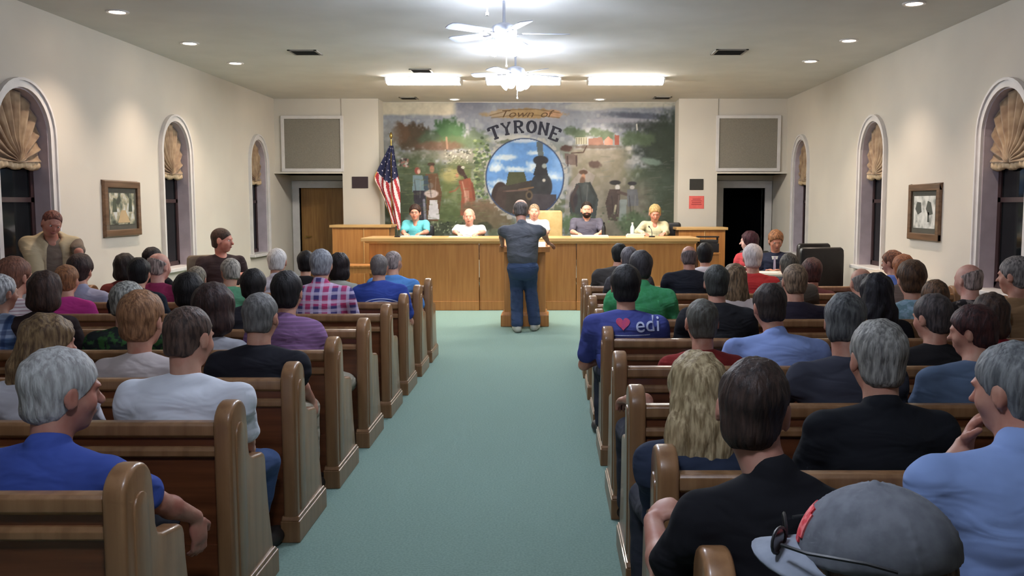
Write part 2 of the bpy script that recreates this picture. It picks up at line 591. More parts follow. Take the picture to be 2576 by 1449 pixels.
def mural():
    x0, x1, y0, y1 = 967, 1703, 258, 640
    st = 1.6
    nx, ny = int((x1 - x0) / st), int((y1 - y0) / st)
    X, Y = np.meshgrid(np.linspace(x0, x1, nx), np.linspace(y0, y1, ny))
    rng = np.random.default_rng(7)
    N = [value_noise(X.shape, c, rng) for c in (40, 16, 7, 3)]
    n1 = (N[0] + N[1]) / 2
    n2 = (N[1] + N[2]) / 2
    n3 = (N[2] + N[3]) / 2
    C = np.zeros(X.shape + (3,))

    def paint(mask, col, a=1.0):
        m = np.clip(mask, 0, 1)[..., None] * a
        C[:] = C * (1 - m) + np.array(col, float) * m

    def ell(cx, cy, rx, ry, col, soft=0.15, a=1.0, rag=0.0, rot=0.0):
        c, s_ = math.cos(rot), math.sin(rot)
        dx, dy = X - cx, Y - cy
        u, v = (dx * c + dy * s_) / rx, (-dx * s_ + dy * c) / ry
        d = np.sqrt(u * u + v * v) + (n3 - .5) * rag
        paint((1 - d) / soft + .5, col, a)

    def poly(pts, col, soft=1.2, a=1.0):
        inside = np.zeros(X.shape, bool)
        n = len(pts)
        for i in range(n):
            (ax, ay), (bx, by) = pts[i], pts[(i + 1) % n]
            if ay == by:
                continue
            cr = ((Y >= min(ay, by)) & (Y < max(ay, by)))
            xi = ax + (Y - ay) * (bx - ax) / (by - ay)
            inside ^= cr & (X < xi)
        paint(inside.astype(float), col, a)

    def line(pts, w, col, a=1.0):
        d = np.full(X.shape, 1e9)
        for (ax, ay), (bx, by) in zip(pts, pts[1:]):
            L2 = (bx - ax) ** 2 + (by - ay) ** 2 + 1e-9
            t = np.clip(((X - ax) * (bx - ax) + (Y - ay) * (by - ay)) / L2, 0, 1)
            d = np.minimum(d, np.hypot(X - ax - t * (bx - ax), Y - ay - t * (by - ay)))
        paint((w / 2 - d) / 1.5 + .5, col, a)

    # ground tones: misty sky over olive fields
    sky = np.array((150, 156, 166.))
    field = np.array((96, 104, 84.))
    t = np.clip((Y - 330) / 90, 0, 1)[..., None]
    C[:] = sky * (1 - t) + field * t
    paint((n2 - .42) * 5, (126, 132, 146), .7)
    paint((N[2] - .6) * 5, (176, 178, 178), .5)
    # cream corner left of centre at the top
    paint(np.clip((1155 - X) / 12, 0, 1) * np.clip((288 + 6 * n1 - Y) / 6, 0, 1), (205, 198, 178))
    paint(np.clip((X - 1150) / 8, 0, 1) * np.clip((300 - Y) / 30, 0, 1) * np.clip((1240 - X) / 30, 0, 1), (118, 120, 136), .7)
    # right hand storm clouds
    ell(1600, 262, 130, 9, (196, 192, 176), .6, .9, .4)
    ell(1480, 268, 60, 10, (190, 188, 180), .6, .8, .4)
    ell(1620, 292, 90, 8, (84, 90, 106), .7, .9, .4, .06)
    ell(1570, 303, 80, 6, (166, 166, 178), .6, .8, .4)
    ell(1640, 316, 90, 10, (92, 96, 102), .7, .9, .4)
    # dark wooded hill at right
    ell(1680, 360, 90, 60, (52, 60, 56), .5, .95, .5)
    ell(1690, 440, 60, 150, (58, 68, 58), .5, .95, .4)
    ell(1640, 470, 60, 50, (72, 84, 72), .6, .8, .6)
    ell(1690, 560, 40, 60, (66, 74, 60), .5, .9, .5)
    ell(1640, 405, 26, 8, (130, 150, 140), .7, .8, .9, .2)
    # left trees
    ell(1040, 345, 44, 34, (78, 66, 52), .35, 1, .7)
    ell(1012, 335, 24, 26, (96, 74, 56), .4, .9, .7)
    ell(1135, 332, 38, 34, (66, 100, 66), .35, 1, .7)
    ell(1085, 352, 30, 22, (76, 92, 72), .4, .9, .7)
    ell(1150, 358, 50, 16, (88, 108, 74), .5, .9, .7)
    ell(1110, 366, 60, 12, (112, 84, 70), .5, .8, .5)
    line([(1127, 345), (1129, 372)], 5, (160, 128, 108), .8)
    ell(1200, 352, 34, 26, (98, 116, 90), .5, .8, .9)
    ell(985, 350, 24, 40, (140, 140, 136), .7, .6, .9)
    # winding stone road and far fields
    ell(1085, 388, 110, 10, (122, 122, 112), .6, .8, .7)
    ell(1160, 392, 62, 16, (150, 148, 136), .5, .8, 1.2, -.15)
    for i in range(90):
        a_, b_ = 1120 + rng.random() * 110, 376 + rng.random() * 34
        ell(a_, b_, 2.2, 1.6, [(204, 204, 188), (72, 76, 66), (176, 176, 160)][i % 3], .6, .8)
    ell(1045, 455, 90, 62, (74, 88, 62), .6, .85, .6)
    ell(1155, 470, 46, 60, (104, 116, 70), .6, .8, .4)
    ell(1137, 440, 24, 18, (170, 160, 108), .6, .8, .5)
    ell(1120, 540, 60, 34, (86, 100, 62), .6, .9, .5)
    ell(1000, 520, 40, 60, (64, 74, 56), .6, .8, .5)
    # ivy bank beside the seal
    for i in range(170):
        a_, b_ = 1195 + rng.random() * 44, 345 + rng.random() * 155
        ell(a_, b_, 4, 3.2, [(78, 98, 66), (150, 164, 120), (104, 124, 84), (60, 76, 56)][i % 4], .5, .85)
    # small rider group
    for i in range(26):
        ell(1008 + rng.random() * 22, 398 + rng.random() * 20, 3, 3, [(150, 100, 92), (62, 50, 52), (190, 180, 176)][i % 3], .5, .8)
    # settlers: woman in blue, man in brown, white apron; a child in front
    ell(1053, 428, 7, 9, (140, 76, 66), .3)
    ell(1057, 430, 4, 6, (214, 176, 160), .4)
    poly([(1042, 440), (1066, 440), (1072, 478), (1040, 482)], (112, 134, 142))
    poly([(1042, 478), (1072, 478), (1078, 560), (1048, 562)], (52, 50, 60))
    ell(1088, 412, 9, 5, (66, 48, 40), .3)
    ell(1090, 424, 6, 9, (150, 110, 92), .4)
    poly([(1074, 436), (1104, 434), (1114, 486), (1104, 556), (1076, 556)], (98, 72, 52))
    poly([(1068, 442), (1080, 440), (1082, 480), (1070, 482)], (60, 74, 86))
    ell(1086, 466, 7, 8, (110, 98, 88), .4)
    ell(1088, 486, 18, 10, (196, 180, 176), .3, 1, .3)
    poly([(1084, 502), (1102, 502), (1108, 550), (1078, 550)], (206, 204, 208))
    line([(1069, 502), (1072, 556)], 6, (150, 150, 166), .8)
    # long haired woman in buckskin reaching out
    ell(1162, 428, 8, 14, (60, 44, 40), .3, 1, 0, -.4)
    ell(1153, 440, 4, 6, (186, 136, 104), .4)
    line([(1166, 430), (1178, 452)], 8, (64, 46, 42))
    poly([(1156, 452), (1186, 446), (1198, 486), (1194, 552), (1160, 540), (1164, 486)], (142, 82, 62))
    line([(1160, 464), (1148, 478), (1134, 482)], 4, (140, 96, 70))
    poly([(1170, 478), (1182, 478), (1184, 532), (1172, 532)], (184, 140, 122), a=.7)
    ell(1168, 420, 5, 3, (210, 206, 196), .4)
    # brown bank below the seal
    ell(1220, 520, 56, 20, (116, 96, 76), .5, .95, .6)
    ell(1230, 550, 60, 26, (104, 92, 72), .5, .95, .6)
    ell(1220, 570, 20, 12, (56, 60, 46), .4, .9, .5)
    ell(1110, 574, 60, 16, (66, 74, 58), .5, .9, .9)
    for i in range(60):
        ell(1080 + rng.random() * 90, 556 + rng.random() * 28, 2, 2, [(150, 160, 130), (40, 48, 40)][i % 2], .6, .8)
    # village street at right
    paint(np.clip((X - 1432) / 12, 0, 1) * np.clip((1600 - X) / 40, 0, 1) * np.clip((Y - 368) / 10, 0, 1), (132, 126, 112), .85)
    paint(np.clip((X - 1500) / 30, 0, 1) * np.clip((1660 - X) / 40, 0, 1) * np.clip((Y - 440) / 40, 0, 1), (112, 108, 98), .8)
    for cx_, cy_, r_ in ((1438, 330, 16), (1462, 338, 20), (1500, 332, 16), (1530, 340, 18), (1590, 348, 26), (1620, 350, 26)):
        ell(cx_, cy_, r_, r_ * .7, (88, 104, 82), .5, .9, .8)
    poly([(1450, 345), (1480, 345), (1480, 362), (1450, 362)], (168, 168, 148))
    for i in range(5):
        line([(1453 + i * 6, 346), (1453 + i * 6, 361)], 1.6, (96, 90, 78))
    poly([(1482, 348), (1516, 344), (1522, 364), (1482, 366)], (132, 100, 88))
    poly([(1522, 352), (1532, 342), (1544, 352), (1544, 364), (1522, 364)], (176, 128, 112))
    poly([(1548, 338), (1560, 340), (1560, 364), (1548, 364)], (142, 84, 72))
    ell(1500, 368, 60, 5, (96, 84, 74), .5, .8, .6)
    # horse and carriage
    ell(1427, 372, 14, 8, (80, 62, 58), .4, 1, .8)
    poly([(1422, 384), (1456, 388), (1454, 414), (1426, 412)], (98, 82, 78), a=.8)
    line([(1440, 384), (1470, 382), (1478, 366)], 3, (74, 60, 54))
    for q in (1430, 1452):
        line([(q, 392), (q + 1, 416)], 3, (66, 54, 54))
    ell(1498, 412, 16, 8, (84, 68, 64), .5, .9, .9)
    ell(1585, 372, 9, 6, (190, 186, 178), .5, .7, 1.0)
    line([(1603, 312), (1604, 326)], 3, (224, 222, 214))
    # path and three walking figures in dark coats
    poly([(1428, 470), (1470, 420), (1500, 440), (1470, 520), (1420, 560)], (156, 148, 150), a=.5)
    ell(1470, 432, 11, 6, (88, 68, 58), .3)
    ell(1470, 444, 5, 8, (170, 128, 104), .4)
    ell(1468, 455, 7, 12, (92, 70, 58), .4, .8)
    poly([(1452, 460), (1488, 456), (1508, 500), (1500, 560), (1440, 560), (1434, 510)], (60, 66, 68))
    ell(1446, 500, 10, 22, (52, 48, 54), .4, .9)
    ell(1550, 458, 14, 6, (46, 46, 48), .3)
    ell(1556, 470, 6, 7, (190, 190, 188), .4)
    poly([(1536, 474), (1562, 474), (1564, 520), (1556, 556), (1534, 552), (1526, 510)], (74, 64, 62))
    line([(1558, 482), (1580, 488)], 7, (88, 76, 74))
    ell(1593, 460, 11, 5, (50, 50, 54), .3)
    ell(1593, 470, 6, 5, (176, 172, 170), .4)
    poly([(1580, 474), (1606, 474), (1610, 516), (1582, 518)], (98, 102, 112), a=.8)
    poly([(1562, 500), (1580, 500), (1578, 556), (1560, 556)], (134, 148, 150), a=.7)
    line([(1548, 536), (1552, 516)], 5, (180, 176, 150), .8)
    # brush strokes of grass, road and hill
    for i in range(260):
        a_, b_ = 975 + rng.random() * 250, 400 + rng.random() * 180
        ln = 5 + rng.random() * 12
        line([(a_, b_), (a_ + ln, b_ - 2 + 4 * rng.random())], 2, [(70, 84, 58), (112, 122, 84), (92, 100, 70), (126, 120, 92)][i % 4], .45)
    for i in range(200):
        a_, b_ = 1430 + rng.random() * 265, 390 + rng.random() * 180
        ln = 8 + rng.random() * 22
        if abs(a_ - 1470) > 42 and abs(a_ - 1572) > 48:
            line([(a_, b_), (a_ + ln, b_ - 5 + 8 * rng.random())], 2.2, [(88, 92, 82), (120, 116, 106), (66, 78, 68), (104, 110, 108)][i % 4], .4)
    for cx_, cy_, w_ in ((1053, 430, 12), (1090, 424, 14), (1470, 444, 16), (1550, 470, 14), (1593, 470, 12)):
        line([(cx_ - w_ * .6, cy_ + 22), (cx_ - w_ * .2, cy_ + 70)], 2.5, (44, 42, 44), .5)
        line([(cx_ + w_ * .7, cy_ + 20), (cx_ + w_ * .5, cy_ + 66)], 2.5, (150, 146, 140), .35)
    line([(1456, 466), (1440, 500), (1446, 530)], 7, (66, 56, 56), .9)
    line([(1486, 462), (1502, 492), (1496, 520)], 7, (52, 58, 58), .9)
    ell(1476, 474, 9, 16, (92, 98, 96), .6, .5)
    line([(1190, 460), (1196, 500)], 6, (120, 66, 52), .8)
    line([(1166, 456), (1176, 500)], 3, (196, 160, 140), .6)
    # shrubs along the foot
    ell(1440, 560, 26, 22, (84, 104, 78), .5, .95, .8)
    ell(1600, 560, 40, 26, (82, 100, 76), .5, .9, .8)
    for i in range(120):
        a_ = 1400 + rng.random() * 300
        ell(a_, 530 + rng.random() * 90, 3, 2.4, [(60, 76, 56), (110, 130, 96), (86, 90, 74)][i % 3], .6, .6)
    # sage halo and scroll above the seal
    ell(1323, 290, 110, 34, (150, 150, 160), .6, .6)
    ell(1321, 285, 96, 12, (170, 142, 102), .25, .95, .5)
    ell(1262, 286, 30, 8, (176, 160, 140), .5, .7, .6)
    ell(1395, 286, 22, 10, (190, 150, 120), .4, .9, .5)
    line([(1236, 290), (1290, 276), (1350, 274), (1412, 284)], 2, (110, 88, 60), .8)
    line([(1240, 296), (1290, 290), (1350, 289), (1410, 296)], 2, (120, 96, 64), .8)
    # stone rim of the seal
    ell(1323, 446, 103, 106, (176, 172, 166), .05, .8, .3)
    ell(1290, 350, 60, 12, (190, 190, 184), .5, .7, .8)
    ell(1280, 356, 26, 6, (84, 92, 72), .5, .8, .9)
    ell(1323, 446, 99, 100, (44, 56, 84), .02)
    ell(1323, 446, 96, 97, (96, 140, 196), .03)
    sealm = ((X - 1323) / 96) ** 2 + ((Y - 446) / 97) ** 2 < 1
    keep = C.copy()
    paint((N[1] - .5) * 3, (124, 164, 214), .8)
    for (a_, b_, c_, d_) in ((1300, 424, 30, 6), (1256, 460, 20, 8), (1396, 442, 16, 9), (1340, 418, 13, 12), (1275, 395, 22, 6), (1350, 384, 18, 5), (1252, 420, 14, 10), (1246, 478, 12, 8)):
        ell(a_, b_, c_, d_, (214, 224, 226), 1.1, .85, 1.6)
    ell(1325, 350, 44, 8, (196, 202, 208), .6, .8, .6)
    # locomotive
    poly([(1282, 432), (1322, 432), (1330, 462), (1274, 470)], (72, 76, 54))
    ell(1262, 500, 24, 44, (56, 46, 44), .08)
    poly([(1256, 470), (1350, 450), (1362, 560), (1240, 560)], (62, 56, 52))
    ell(1365, 468, 27, 36, (52, 54, 58), .08)
    poly([(1344, 440), (1352, 412), (1376, 412), (1382, 440)], (48, 48, 52))
    ell(1363, 402, 19, 12, (46, 46, 52), .15)
    poly([(1356, 390), (1352, 356), (1368, 352), (1370, 392)], (84, 88, 84), a=.85)
    ell(1372, 416, 6, 6, (170, 180, 176), .5, .8)
    ell(1371, 452, 4, 4, (190, 186, 176), .6)
    poly([(1340, 486), (1402, 488), (1410, 560), (1330, 560)], (66, 62, 68))
    line([(1308, 476), (1344, 470)], 4, (120, 96, 72))
    ell(1334, 490, 9, 12, (100, 86, 70), .3)
    ell(1334, 490, 5, 7, (48, 44, 44), .3)
    line([(1270, 480), (1330, 476)], 4, (104, 84, 78))
    ell(1262, 500, 14, 30, (74, 58, 56), .3, .6, .5)
    C[~sealm] = keep[~sealm]
    C[:] = C * (1 + (n3[..., None] - .5) * .12) + (n2[..., None] - .5) * 10
    C[:] = C * .97 - 2
    C[:] = np.clip(C, 4, 250) / 255.0
    L_ = np.where(C <= .04045, C / 12.92, ((C + .055) / 1.055) ** 2.4)
    pa, pb = at(x0, y1, YM - .01), at(x1, y0, YM - .01)
    vx = np.linspace(pa.x, pb.x, nx)
    vz = np.linspace(pb.z, pa.z, ny)
    VX, VZ = np.meshgrid(vx - pa.x, vz - pa.z)
    co = np.stack([VX, np.zeros_like(VX), VZ], -1).reshape(-1, 3)
    idx = np.arange(nx * ny).reshape(ny, nx)
    q = np.stack([idx[1:, :-1], idx[1:, 1:], idx[:-1, 1:], idx[:-1, :-1]], -1).reshape(-1, 4)
    me = np_mesh('painted_scene', co, q)
    ca = me.color_attributes.new('pigment', 'FLOAT_COLOR', 'POINT')
    buf = np.ones((nx * ny, 4), np.float32)
    buf[:, :3] = L_.reshape(-1, 3)
    ca.data.foreach_set('color', buf.ravel())
    m, nt, b = new_mat('mural_pigment')
    an = nt.nodes.new('ShaderNodeVertexColor')
    an.layer_name = 'pigment'
    nt.links.new(an.outputs[0], b.inputs['Base Color'])
    b.inputs['Roughness'].default_value = .8
    root = empty('wall_mural', (pa.x, YM - .012, pa.z))
    tag(root, 'large painted mural of settlers and a steam train with curved town lettering', 'mural')
    link('painted_scene', me, m, root)
    MB().box(0, pb.x - pa.x, .0015, .0115, 0, pb.z - pa.z).build('backing_panel', TRIM, root)

    # lettering: slab serif capitals built from strokes, set on a curve
    def P(px, py, d=.003):
        w = at(px, py, YM - .012)
        return Vector((w.x - pa.x, -d, w.z - pa.z))
    glyph = {'T': [[(0, 1), (.9, 1)], [(.45, 1), (.45, 0)], [(.25, 0), (.65, 0)], [(.0, 1), (.0, .8)], [(.9, 1), (.9, .8)]],
             'Y': [[(.05, 1), (.45, .5)], [(.85, 1), (.45, .5)], [(.45, .5), (.45, 0)], [(.25, 0), (.65, 0)], [(-.05, 1), (.2, 1)], [(.7, 1), (.95, 1)]],
             'R': [[(.15, 0), (.15, 1)], [(.15, 1), (.55, 1), (.78, .9), (.82, .75), (.75, .58), (.55, .5), (.15, .5)], [(.45, .5), (.85, 0)], [(0, 0), (.32, 0)], [(.72, 0), (.98, 0)], [(0, 1), (.2, 1)]],
             'O': [[(.5 + .42 * math.cos(k * math.pi / 10), .5 + .5 * math.sin(k * math.pi / 10)) for k in range(21)]],
             'N': [[(.12, 0), (.12, 1)], [(.12, 1), (.82, 0)], [(.82, 0), (.82, 1)], [(0, 1), (.2, 1)], [(0, 0), (.26, 0)], [(.68, 1), (.96, 1)]],
             'E': [[(.15, 0), (.15, 1)], [(.0, 1), (.8, 1)], [(.15, .52), (.6, .52)], [(.0, 0), (.82, 0)], [(.8, 1), (.8, .8)], [(.82, 0), (.82, .22)]]}
    INK = mat('dark_lettering_paint', (24, 26, 44), .7)
    for ch, cx_, cy_, rot, hh in (('T', 1244, 334, 20, 30), ('Y', 1274, 324, 10, 28), ('R', 1304, 319, 3, 28), ('O', 1336, 319, -2, 28), ('N', 1367, 324, -10, 29), ('E', 1396, 337, -21, 31)):
        mb = MB()
        k = 0
        for stroke in glyph[ch]:
            for p, q_ in zip(stroke, stroke[1:]):
                k += 1
                def place(u, v):
                    lx, ly = (u - .45) * hh * .86, (v - .5) * hh
                    c, s_ = math.cos(math.radians(rot)), math.sin(math.radians(rot))
                    return cx_ + lx * c - ly * s_, cy_ - (lx * s_ + ly * c)
                a_, b_ = place(*p), place(*q_)
                vert = abs(p[0] - q_[0]) < .45 * abs(p[1] - q_[1]) + .05
                w = 7.4 if vert else 4.8
                L = math.hypot(b_[0] - a_[0], b_[1] - a_[1]) or 1
                ux, uy = (b_[0] - a_[0]) / L, (b_[1] - a_[1]) / L
                a_ = (a_[0] - ux, a_[1] - uy)
                b_ = (b_[0] + ux, b_[1] + uy)
                nx_, ny_ = -uy * w / 2, ux * w / 2
                d1_, d2_ = .0015, .004 + .0001 * k
                cs = [(a_[0] + nx_, a_[1] + ny_), (b_[0] + nx_, b_[1] + ny_), (b_[0] - nx_, b_[1] - ny_), (a_[0] - nx_, a_[1] - ny_)]
                mb.add([P(*c_, d1_) for c_ in cs] + [P(*c_, d2_) for c_ in cs], [(0, 1, 2, 3), (7, 6, 5, 4), (0, 4, 5, 1), (1, 5, 6, 2), (2, 6, 7, 3), (3, 7, 4, 0)])
        mb.build('letter', INK, root)
    for word, ax, bx in (('Town', 1258, 1338), ('of', 1354, 1388)):
        tm = text_mesh(word, .2, .004, shear=.35)
        w0 = max(v.co.x for v in tm.vertices) - min(v.co.x for v in tm.vertices)
        o = link('scroll_word', tm, mat('umber_lettering_paint', (96, 72, 44), .7), root, P((ax + bx) / 2, 295, .004))
        o.rotation_euler = (math.pi / 2, 0, 0)
        o.scale = ((at(bx, 280, YM).x - at(ax, 280, YM).x) / w0, .9, 1)


def np_mesh(name, co, quads, smooth=False):
    me = bpy.data.meshes.new(name)
    co = np.ascontiguousarray(co, np.float32)
    quads = np.ascontiguousarray(quads, np.int32)
    me.vertices.add(len(co))
    me.vertices.foreach_set('co', co.ravel())
    me.loops.add(quads.size)
    me.loops.foreach_set('vertex_index', quads.ravel())
    me.polygons.add(len(quads))
    me.polygons.foreach_set('loop_start', np.arange(0, quads.size, 4, dtype=np.int32))
    if smooth:
        me.polygons.foreach_set('use_smooth', np.ones(len(quads), bool))
    me.update(calc_edges=True)
    return me


def text_mesh(body, size, depth, shear=0.0, bold=0.0):
    cu = bpy.data.curves.new('lettering', 'FONT')
    cu.body = body
    cu.size = size
    cu.extrude = depth / 2
    cu.shear = shear
    cu.offset = bold
    cu.align_x = 'CENTER'
    cu.resolution_u = 4
    ob = bpy.data.objects.new('lettering', cu)
    COL.objects.link(ob)
    dg = bpy.context.evaluated_depsgraph_get()
    me = bpy.data.meshes.new_from_object(ob.evaluated_get(dg))
    bpy.data.objects.remove(ob)
    return me


mural()

# wall plaques and the red notice
t = tag(MB().box(-.14, .14, -.012, 0, -.10, .10).build('wall_plaque', mat('dark_bronze_plaque', (58, 44, 50), .5), None, .004, loc=at(906, 459, YF)), 'dark plaque on the white pilaster left of the mural', 'plaque', 'dark plaques beside the mural')
t = tag(MB().box(-.12, .12, -.012, 0, -.095, .095).build('wall_plaque', mat('dark_green_plaque', (52, 50, 44), .5), None, .004, loc=at(1752, 464, YF)), 'dark plaque on the right pilaster, directly above the red notice', 'plaque', 'dark plaques beside the mural')
nt_ = empty('wall_notice', at(1752, 509, YF))
tag(nt_, 'small red notice sheet on the right pilaster beside the dark doorway', 'sign')
MB().box(-.13, .13, -.006, 0, -.11, .11).build('notice_sheet', mat('red_notice_paper', (232, 112, 104), .7, (224, 100, 94)), nt_)
mb = MB()
for k, (zz, w) in enumerate(((.055, .07), (.025, .09), (-.005, .08), (-.035, .09))):
    mb.box(-w, w, -.0075, -.006, zz - .006, zz + .006)
mb.build('printed_lines', mat('dark_red_print', (172, 60, 62), .7), nt_)
# ------------------------------------------------------------------ framed pictures on the side walls
def picture_mat(name, cols, seed):
    m, nt, b = new_mat(name)
    v = coords(nt, (1, 1, 1))
    n = node(nt, 'ShaderNodeTexNoise', Scale=9.0, Detail=4.0)
    mp = node(nt, 'ShaderNodeMapping')
    mp.inputs['Location'].default_value = (seed, seed, seed)
    nt.links.new(v, mp.inputs[0])
    nt.links.new(mp.outputs[0], n.inputs['Vector'])
    cr = node(nt, 'ShaderNodeValToRGB')
    els = cr.color_ramp.elements
    els[0].position, els[0].color = 0.36, (*lin(cols[0]), 1)
    els[1].position, els[1].color = 0.62, (*lin(cols[3]), 1)
    for p, c in ((0.45, cols[1]), (0.53, cols[2])):
        e = els.new(p)
        e.color = (*lin(c), 1)
    nt.links.new(n.outputs['Fac'], cr.inputs[0])
    nt.links.new(cr.outputs[0], b.inputs['Base Color'])
    b.inputs['Roughness'].default_value = .5
    return m


FRAME_W = wood('picture_frame_wood', (118, 90, 66), (90, 66, 46), .35, 'Y', .3)
MATBOARD = mat('grey_mat_board', (84, 82, 72), .8, (78, 76, 68))


def framed(side, p0, p1, label, pic, extras):
    """p0, p1: lower near and upper far corners on the wall, in room metres."""
    s = -1 if side == 'l' else 1
    xw = XL if s < 0 else XR
    y0, y1, z0, z1 = p0[0], p1[0], p0[1], p1[1]
    t = empty('framed_picture', (xw, (y0 + y1) / 2, z0))
    tag(t, label, 'picture', 'framed pictures on the side walls')
    hw, h = (y1 - y0) / 2, z1 - z0

    def bx(mb, d0, d1, a, b, c, d):
        return mb.box(*sorted((-s * d0, -s * d1)), a, b, c, d)
    f = .075
    fr = MB()
    bx(fr, .002, .04, -hw, -hw + f, 0, h)
    bx(fr, .002, .04, hw - f, hw, 0, h)
    bx(fr, .002, .041, -hw, hw, 0, f)
    bx(fr, .002, .041, -hw, hw, h - f, h)
    fr.build('frame', FRAME_W, t, .008)
    bd = MB()
    bx(bd, .005, .016, -hw + f * .5, hw - f * .5, f * .5, h - f * .5)
    bd.build('mat_board', MATBOARD, t)
    g = f + .055
    pc = MB()
    bx(pc, .0165, .019, -hw + g, hw - g, g, h - g)
    pc.build('print', pic, t)
    for nm, col, shapes in extras:
        for pts in shapes:
            e = MB()
            e.prism([(-hw + g + (2 * hw - 2 * g) * (u if s > 0 else u), g + (h - 2 * g) * v) for u, v in pts], *sorted((-s * .0192, -s * .0205)), 'X')
            e.build(nm, mat(nm + '_ink', col, .6), t)


a = on_x(260, 597, XL)
b = on_x(344, 456, XL)
pz = on_x(260, 454, XL).z
framed('l', (a.y, a.z), (b.y, pz), 'framed landscape print hanging on the left wall between two arched windows',
       picture_mat('woodland_print', [(60, 66, 56), (120, 126, 108), (176, 168, 140), (204, 206, 200)], 2.0),
       [('painted_lane', (196, 170, 130), [[(.3, .05), (.8, .05), (.62, .45), (.45, .45)]]),
        ('painted_tree', (72, 80, 62), [[(.1, .4), (.28, .4), (.24, .8), (.16, .85)], [(.74, .4), (.9, .4), (.88, .8), (.8, .86)]])])
a = on_x(2367, 608, XR)
b = on_x(2289, 604, XR)
pz = on_x(2367, 461, XR).z
framed('r', (a.y, a.z), (b.y, pz), 'framed black and white print hanging on the right wall beside the middle window',
       picture_mat('pale_print', [(150, 152, 146), (196, 198, 192), (214, 214, 208), (226, 226, 220)], 7.0),
       [('drawn_tree', (74, 78, 72), [[(.1, .45), (.3, .4), (.42, .6), (.34, .85), (.2, .8)], [(.62, .5), (.8, .42), (.92, .6), (.84, .82), (.66, .8)],
                                        [(.24, .2), (.34, .2), (.33, .5), (.27, .5)]])])

# ------------------------------------------------------------------ ceiling lamps
CAN = glow('warm_bulb', (255, 226, 200), CAN_E)
RIM = mat('white_rim', (226, 222, 220), .4)


def can(x, y, label, aim=None, power=SPOT_W):
    p = on_z(x, y, HC - .004)
    t = empty('recessed_light', (p.x, p.y, HC))
    tag(t, label, 'ceiling light', 'recessed ceiling lights')
    MB().lathe([(.105, 0), (.105, -.008), (.098, -.014), (.075, -.010), (.072, -.002), (.072, 0)], 28).build('trim_ring', RIM, t, 0, True)
    MB().lathe([(.0, -.006), (.04, -.010), (.070, -.003)], 24).build('bulb', CAN, t, 0, True)
    ld = bpy.data.lights.new('recessed_lamp', 'SPOT')
    ld.energy = power
    ld.color = (1.0, .80, .64)
    ld.spot_size = math.radians(105)
    ld.spot_blend = .9
    ld.shadow_soft_size = .05
    lo = bpy.data.objects.new('recessed_lamp', ld)
    lo.location = (0, 0, -.03)
    lo.parent = t
    COL.objects.link(lo)


can(295, 30, 'recessed warm ceiling light nearest on the left side')
can(477, 109, 'recessed warm ceiling light, middle one of the left side row')
can(592, 159, 'recessed warm ceiling light, farthest and smallest of the left side row')
can(2300, 9, 'recessed warm ceiling light cut by the top picture edge on the right side')
can(2136, 102, 'recessed warm ceiling light, middle one of the right side row')
can(2039, 154, 'recessed warm ceiling light, farthest and smallest of the right side row')
can(1143, 250, 'small recessed light in front of the mural, left of its lettering')
can(1509, 250, 'small recessed light in front of the mural, right of its lettering')


def vent(x, y, w, d, label, col=(70, 66, 62)):
    p = on_z(x, y, HC - .004)
    t = empty('ceiling_vent', (p.x, p.y, HC))
    tag(t, label, 'air vent', 'ceiling air vents')
    m_ = mat('vent_metal', (150, 145, 138), .5)
    MB().box(-w / 2, w / 2, -d / 2, -d / 2 + .03, -.012, 0).box(-w / 2, w / 2, d / 2 - .03, d / 2, -.012, 0).box(-w / 2, -w / 2 + .03, -d / 2, d / 2, -.0121, 0).box(w / 2 - .03, w / 2, -d / 2, d / 2, -.0121, 0).build('frame', m_, t)
    MB().box(-w / 2 + .02, w / 2 - .02, -d / 2 + .02, d / 2 - .02, -.003, -.001).build('duct_shade_sheet', mat('painted_duct_shade', (26, 24, 24), .9), t)  # flat dark sheet, the shade inside the duct put in as colour
    n = 7
    sl = MB()
    for i in range(n):
        yy = -d / 2 + .04 + (d - .08) * i / (n - 1)
        sl.box(-w / 2 + .025, w / 2 - .025, -.008, .008, -.0012, .0012, Matrix.Translation((0, yy, -.008)) @ Matrix.Rotation(.9, 4, 'X'))
    sl.build('louvres', mat('louvre_metal', col, .6), t)


vent(768, 132, .34, .34, 'dark air vent in the ceiling left of the fans')
vent(1835, 131, .38, .38, 'dark air vent in the ceiling right of the fans')
vent(1060, 178, .3, .3, 'pale air vent in the ceiling just beyond the left fluorescent fixture', (140, 134, 126))
vent(1028, 247, .3, .3, 'small dark air vent in front of the left end of the mural')
vent(1666, 246, .3, .3, 'small dark air vent in front of the right end of the mural')

# fluorescent wrap fixtures
TUBE = glow('fluorescent_lens', (255, 250, 240), TUBE_E)
for x0, x1, lab in ((972, 1162, 'bright fluorescent ceiling fixture, left of the three'), (1222, 1412, 'bright fluorescent ceiling fixture behind the far fan'), (1477, 1670, 'bright fluorescent ceiling fixture, right of the three')):
    a, b = on_z((x0 + x1) / 2, 206, HC - .05), 0
    k = at(x0, 206, a.y).x, at(x1, 206, a.y).x
    t = empty('fluorescent_fixture', ((k[0] + k[1]) / 2, a.y, HC))
    tag(t, lab, 'ceiling light', 'fluorescent ceiling fixtures')
    w = (k[1] - k[0]) / 2
    prof = [(-.16, -.012), (-.155, -.055), (-.11, -.082), (0, -.09), (.11, -.082), (.155, -.055), (.16, -.012)]
    MB().prism(prof, -w + .02, w - .02, 'X').build('lens', TUBE, t, 0, False)
    MB().box(-w, w, -.17, .17, -.012, 0).prism([(p[0] * 1.03, p[1] * 1.04) for p in prof], -w, -w + .02, 'X').prism([(p[0] * 1.03, p[1] * 1.04) for p in prof], w - .02, w, 'X').build('housing', RIM, t)

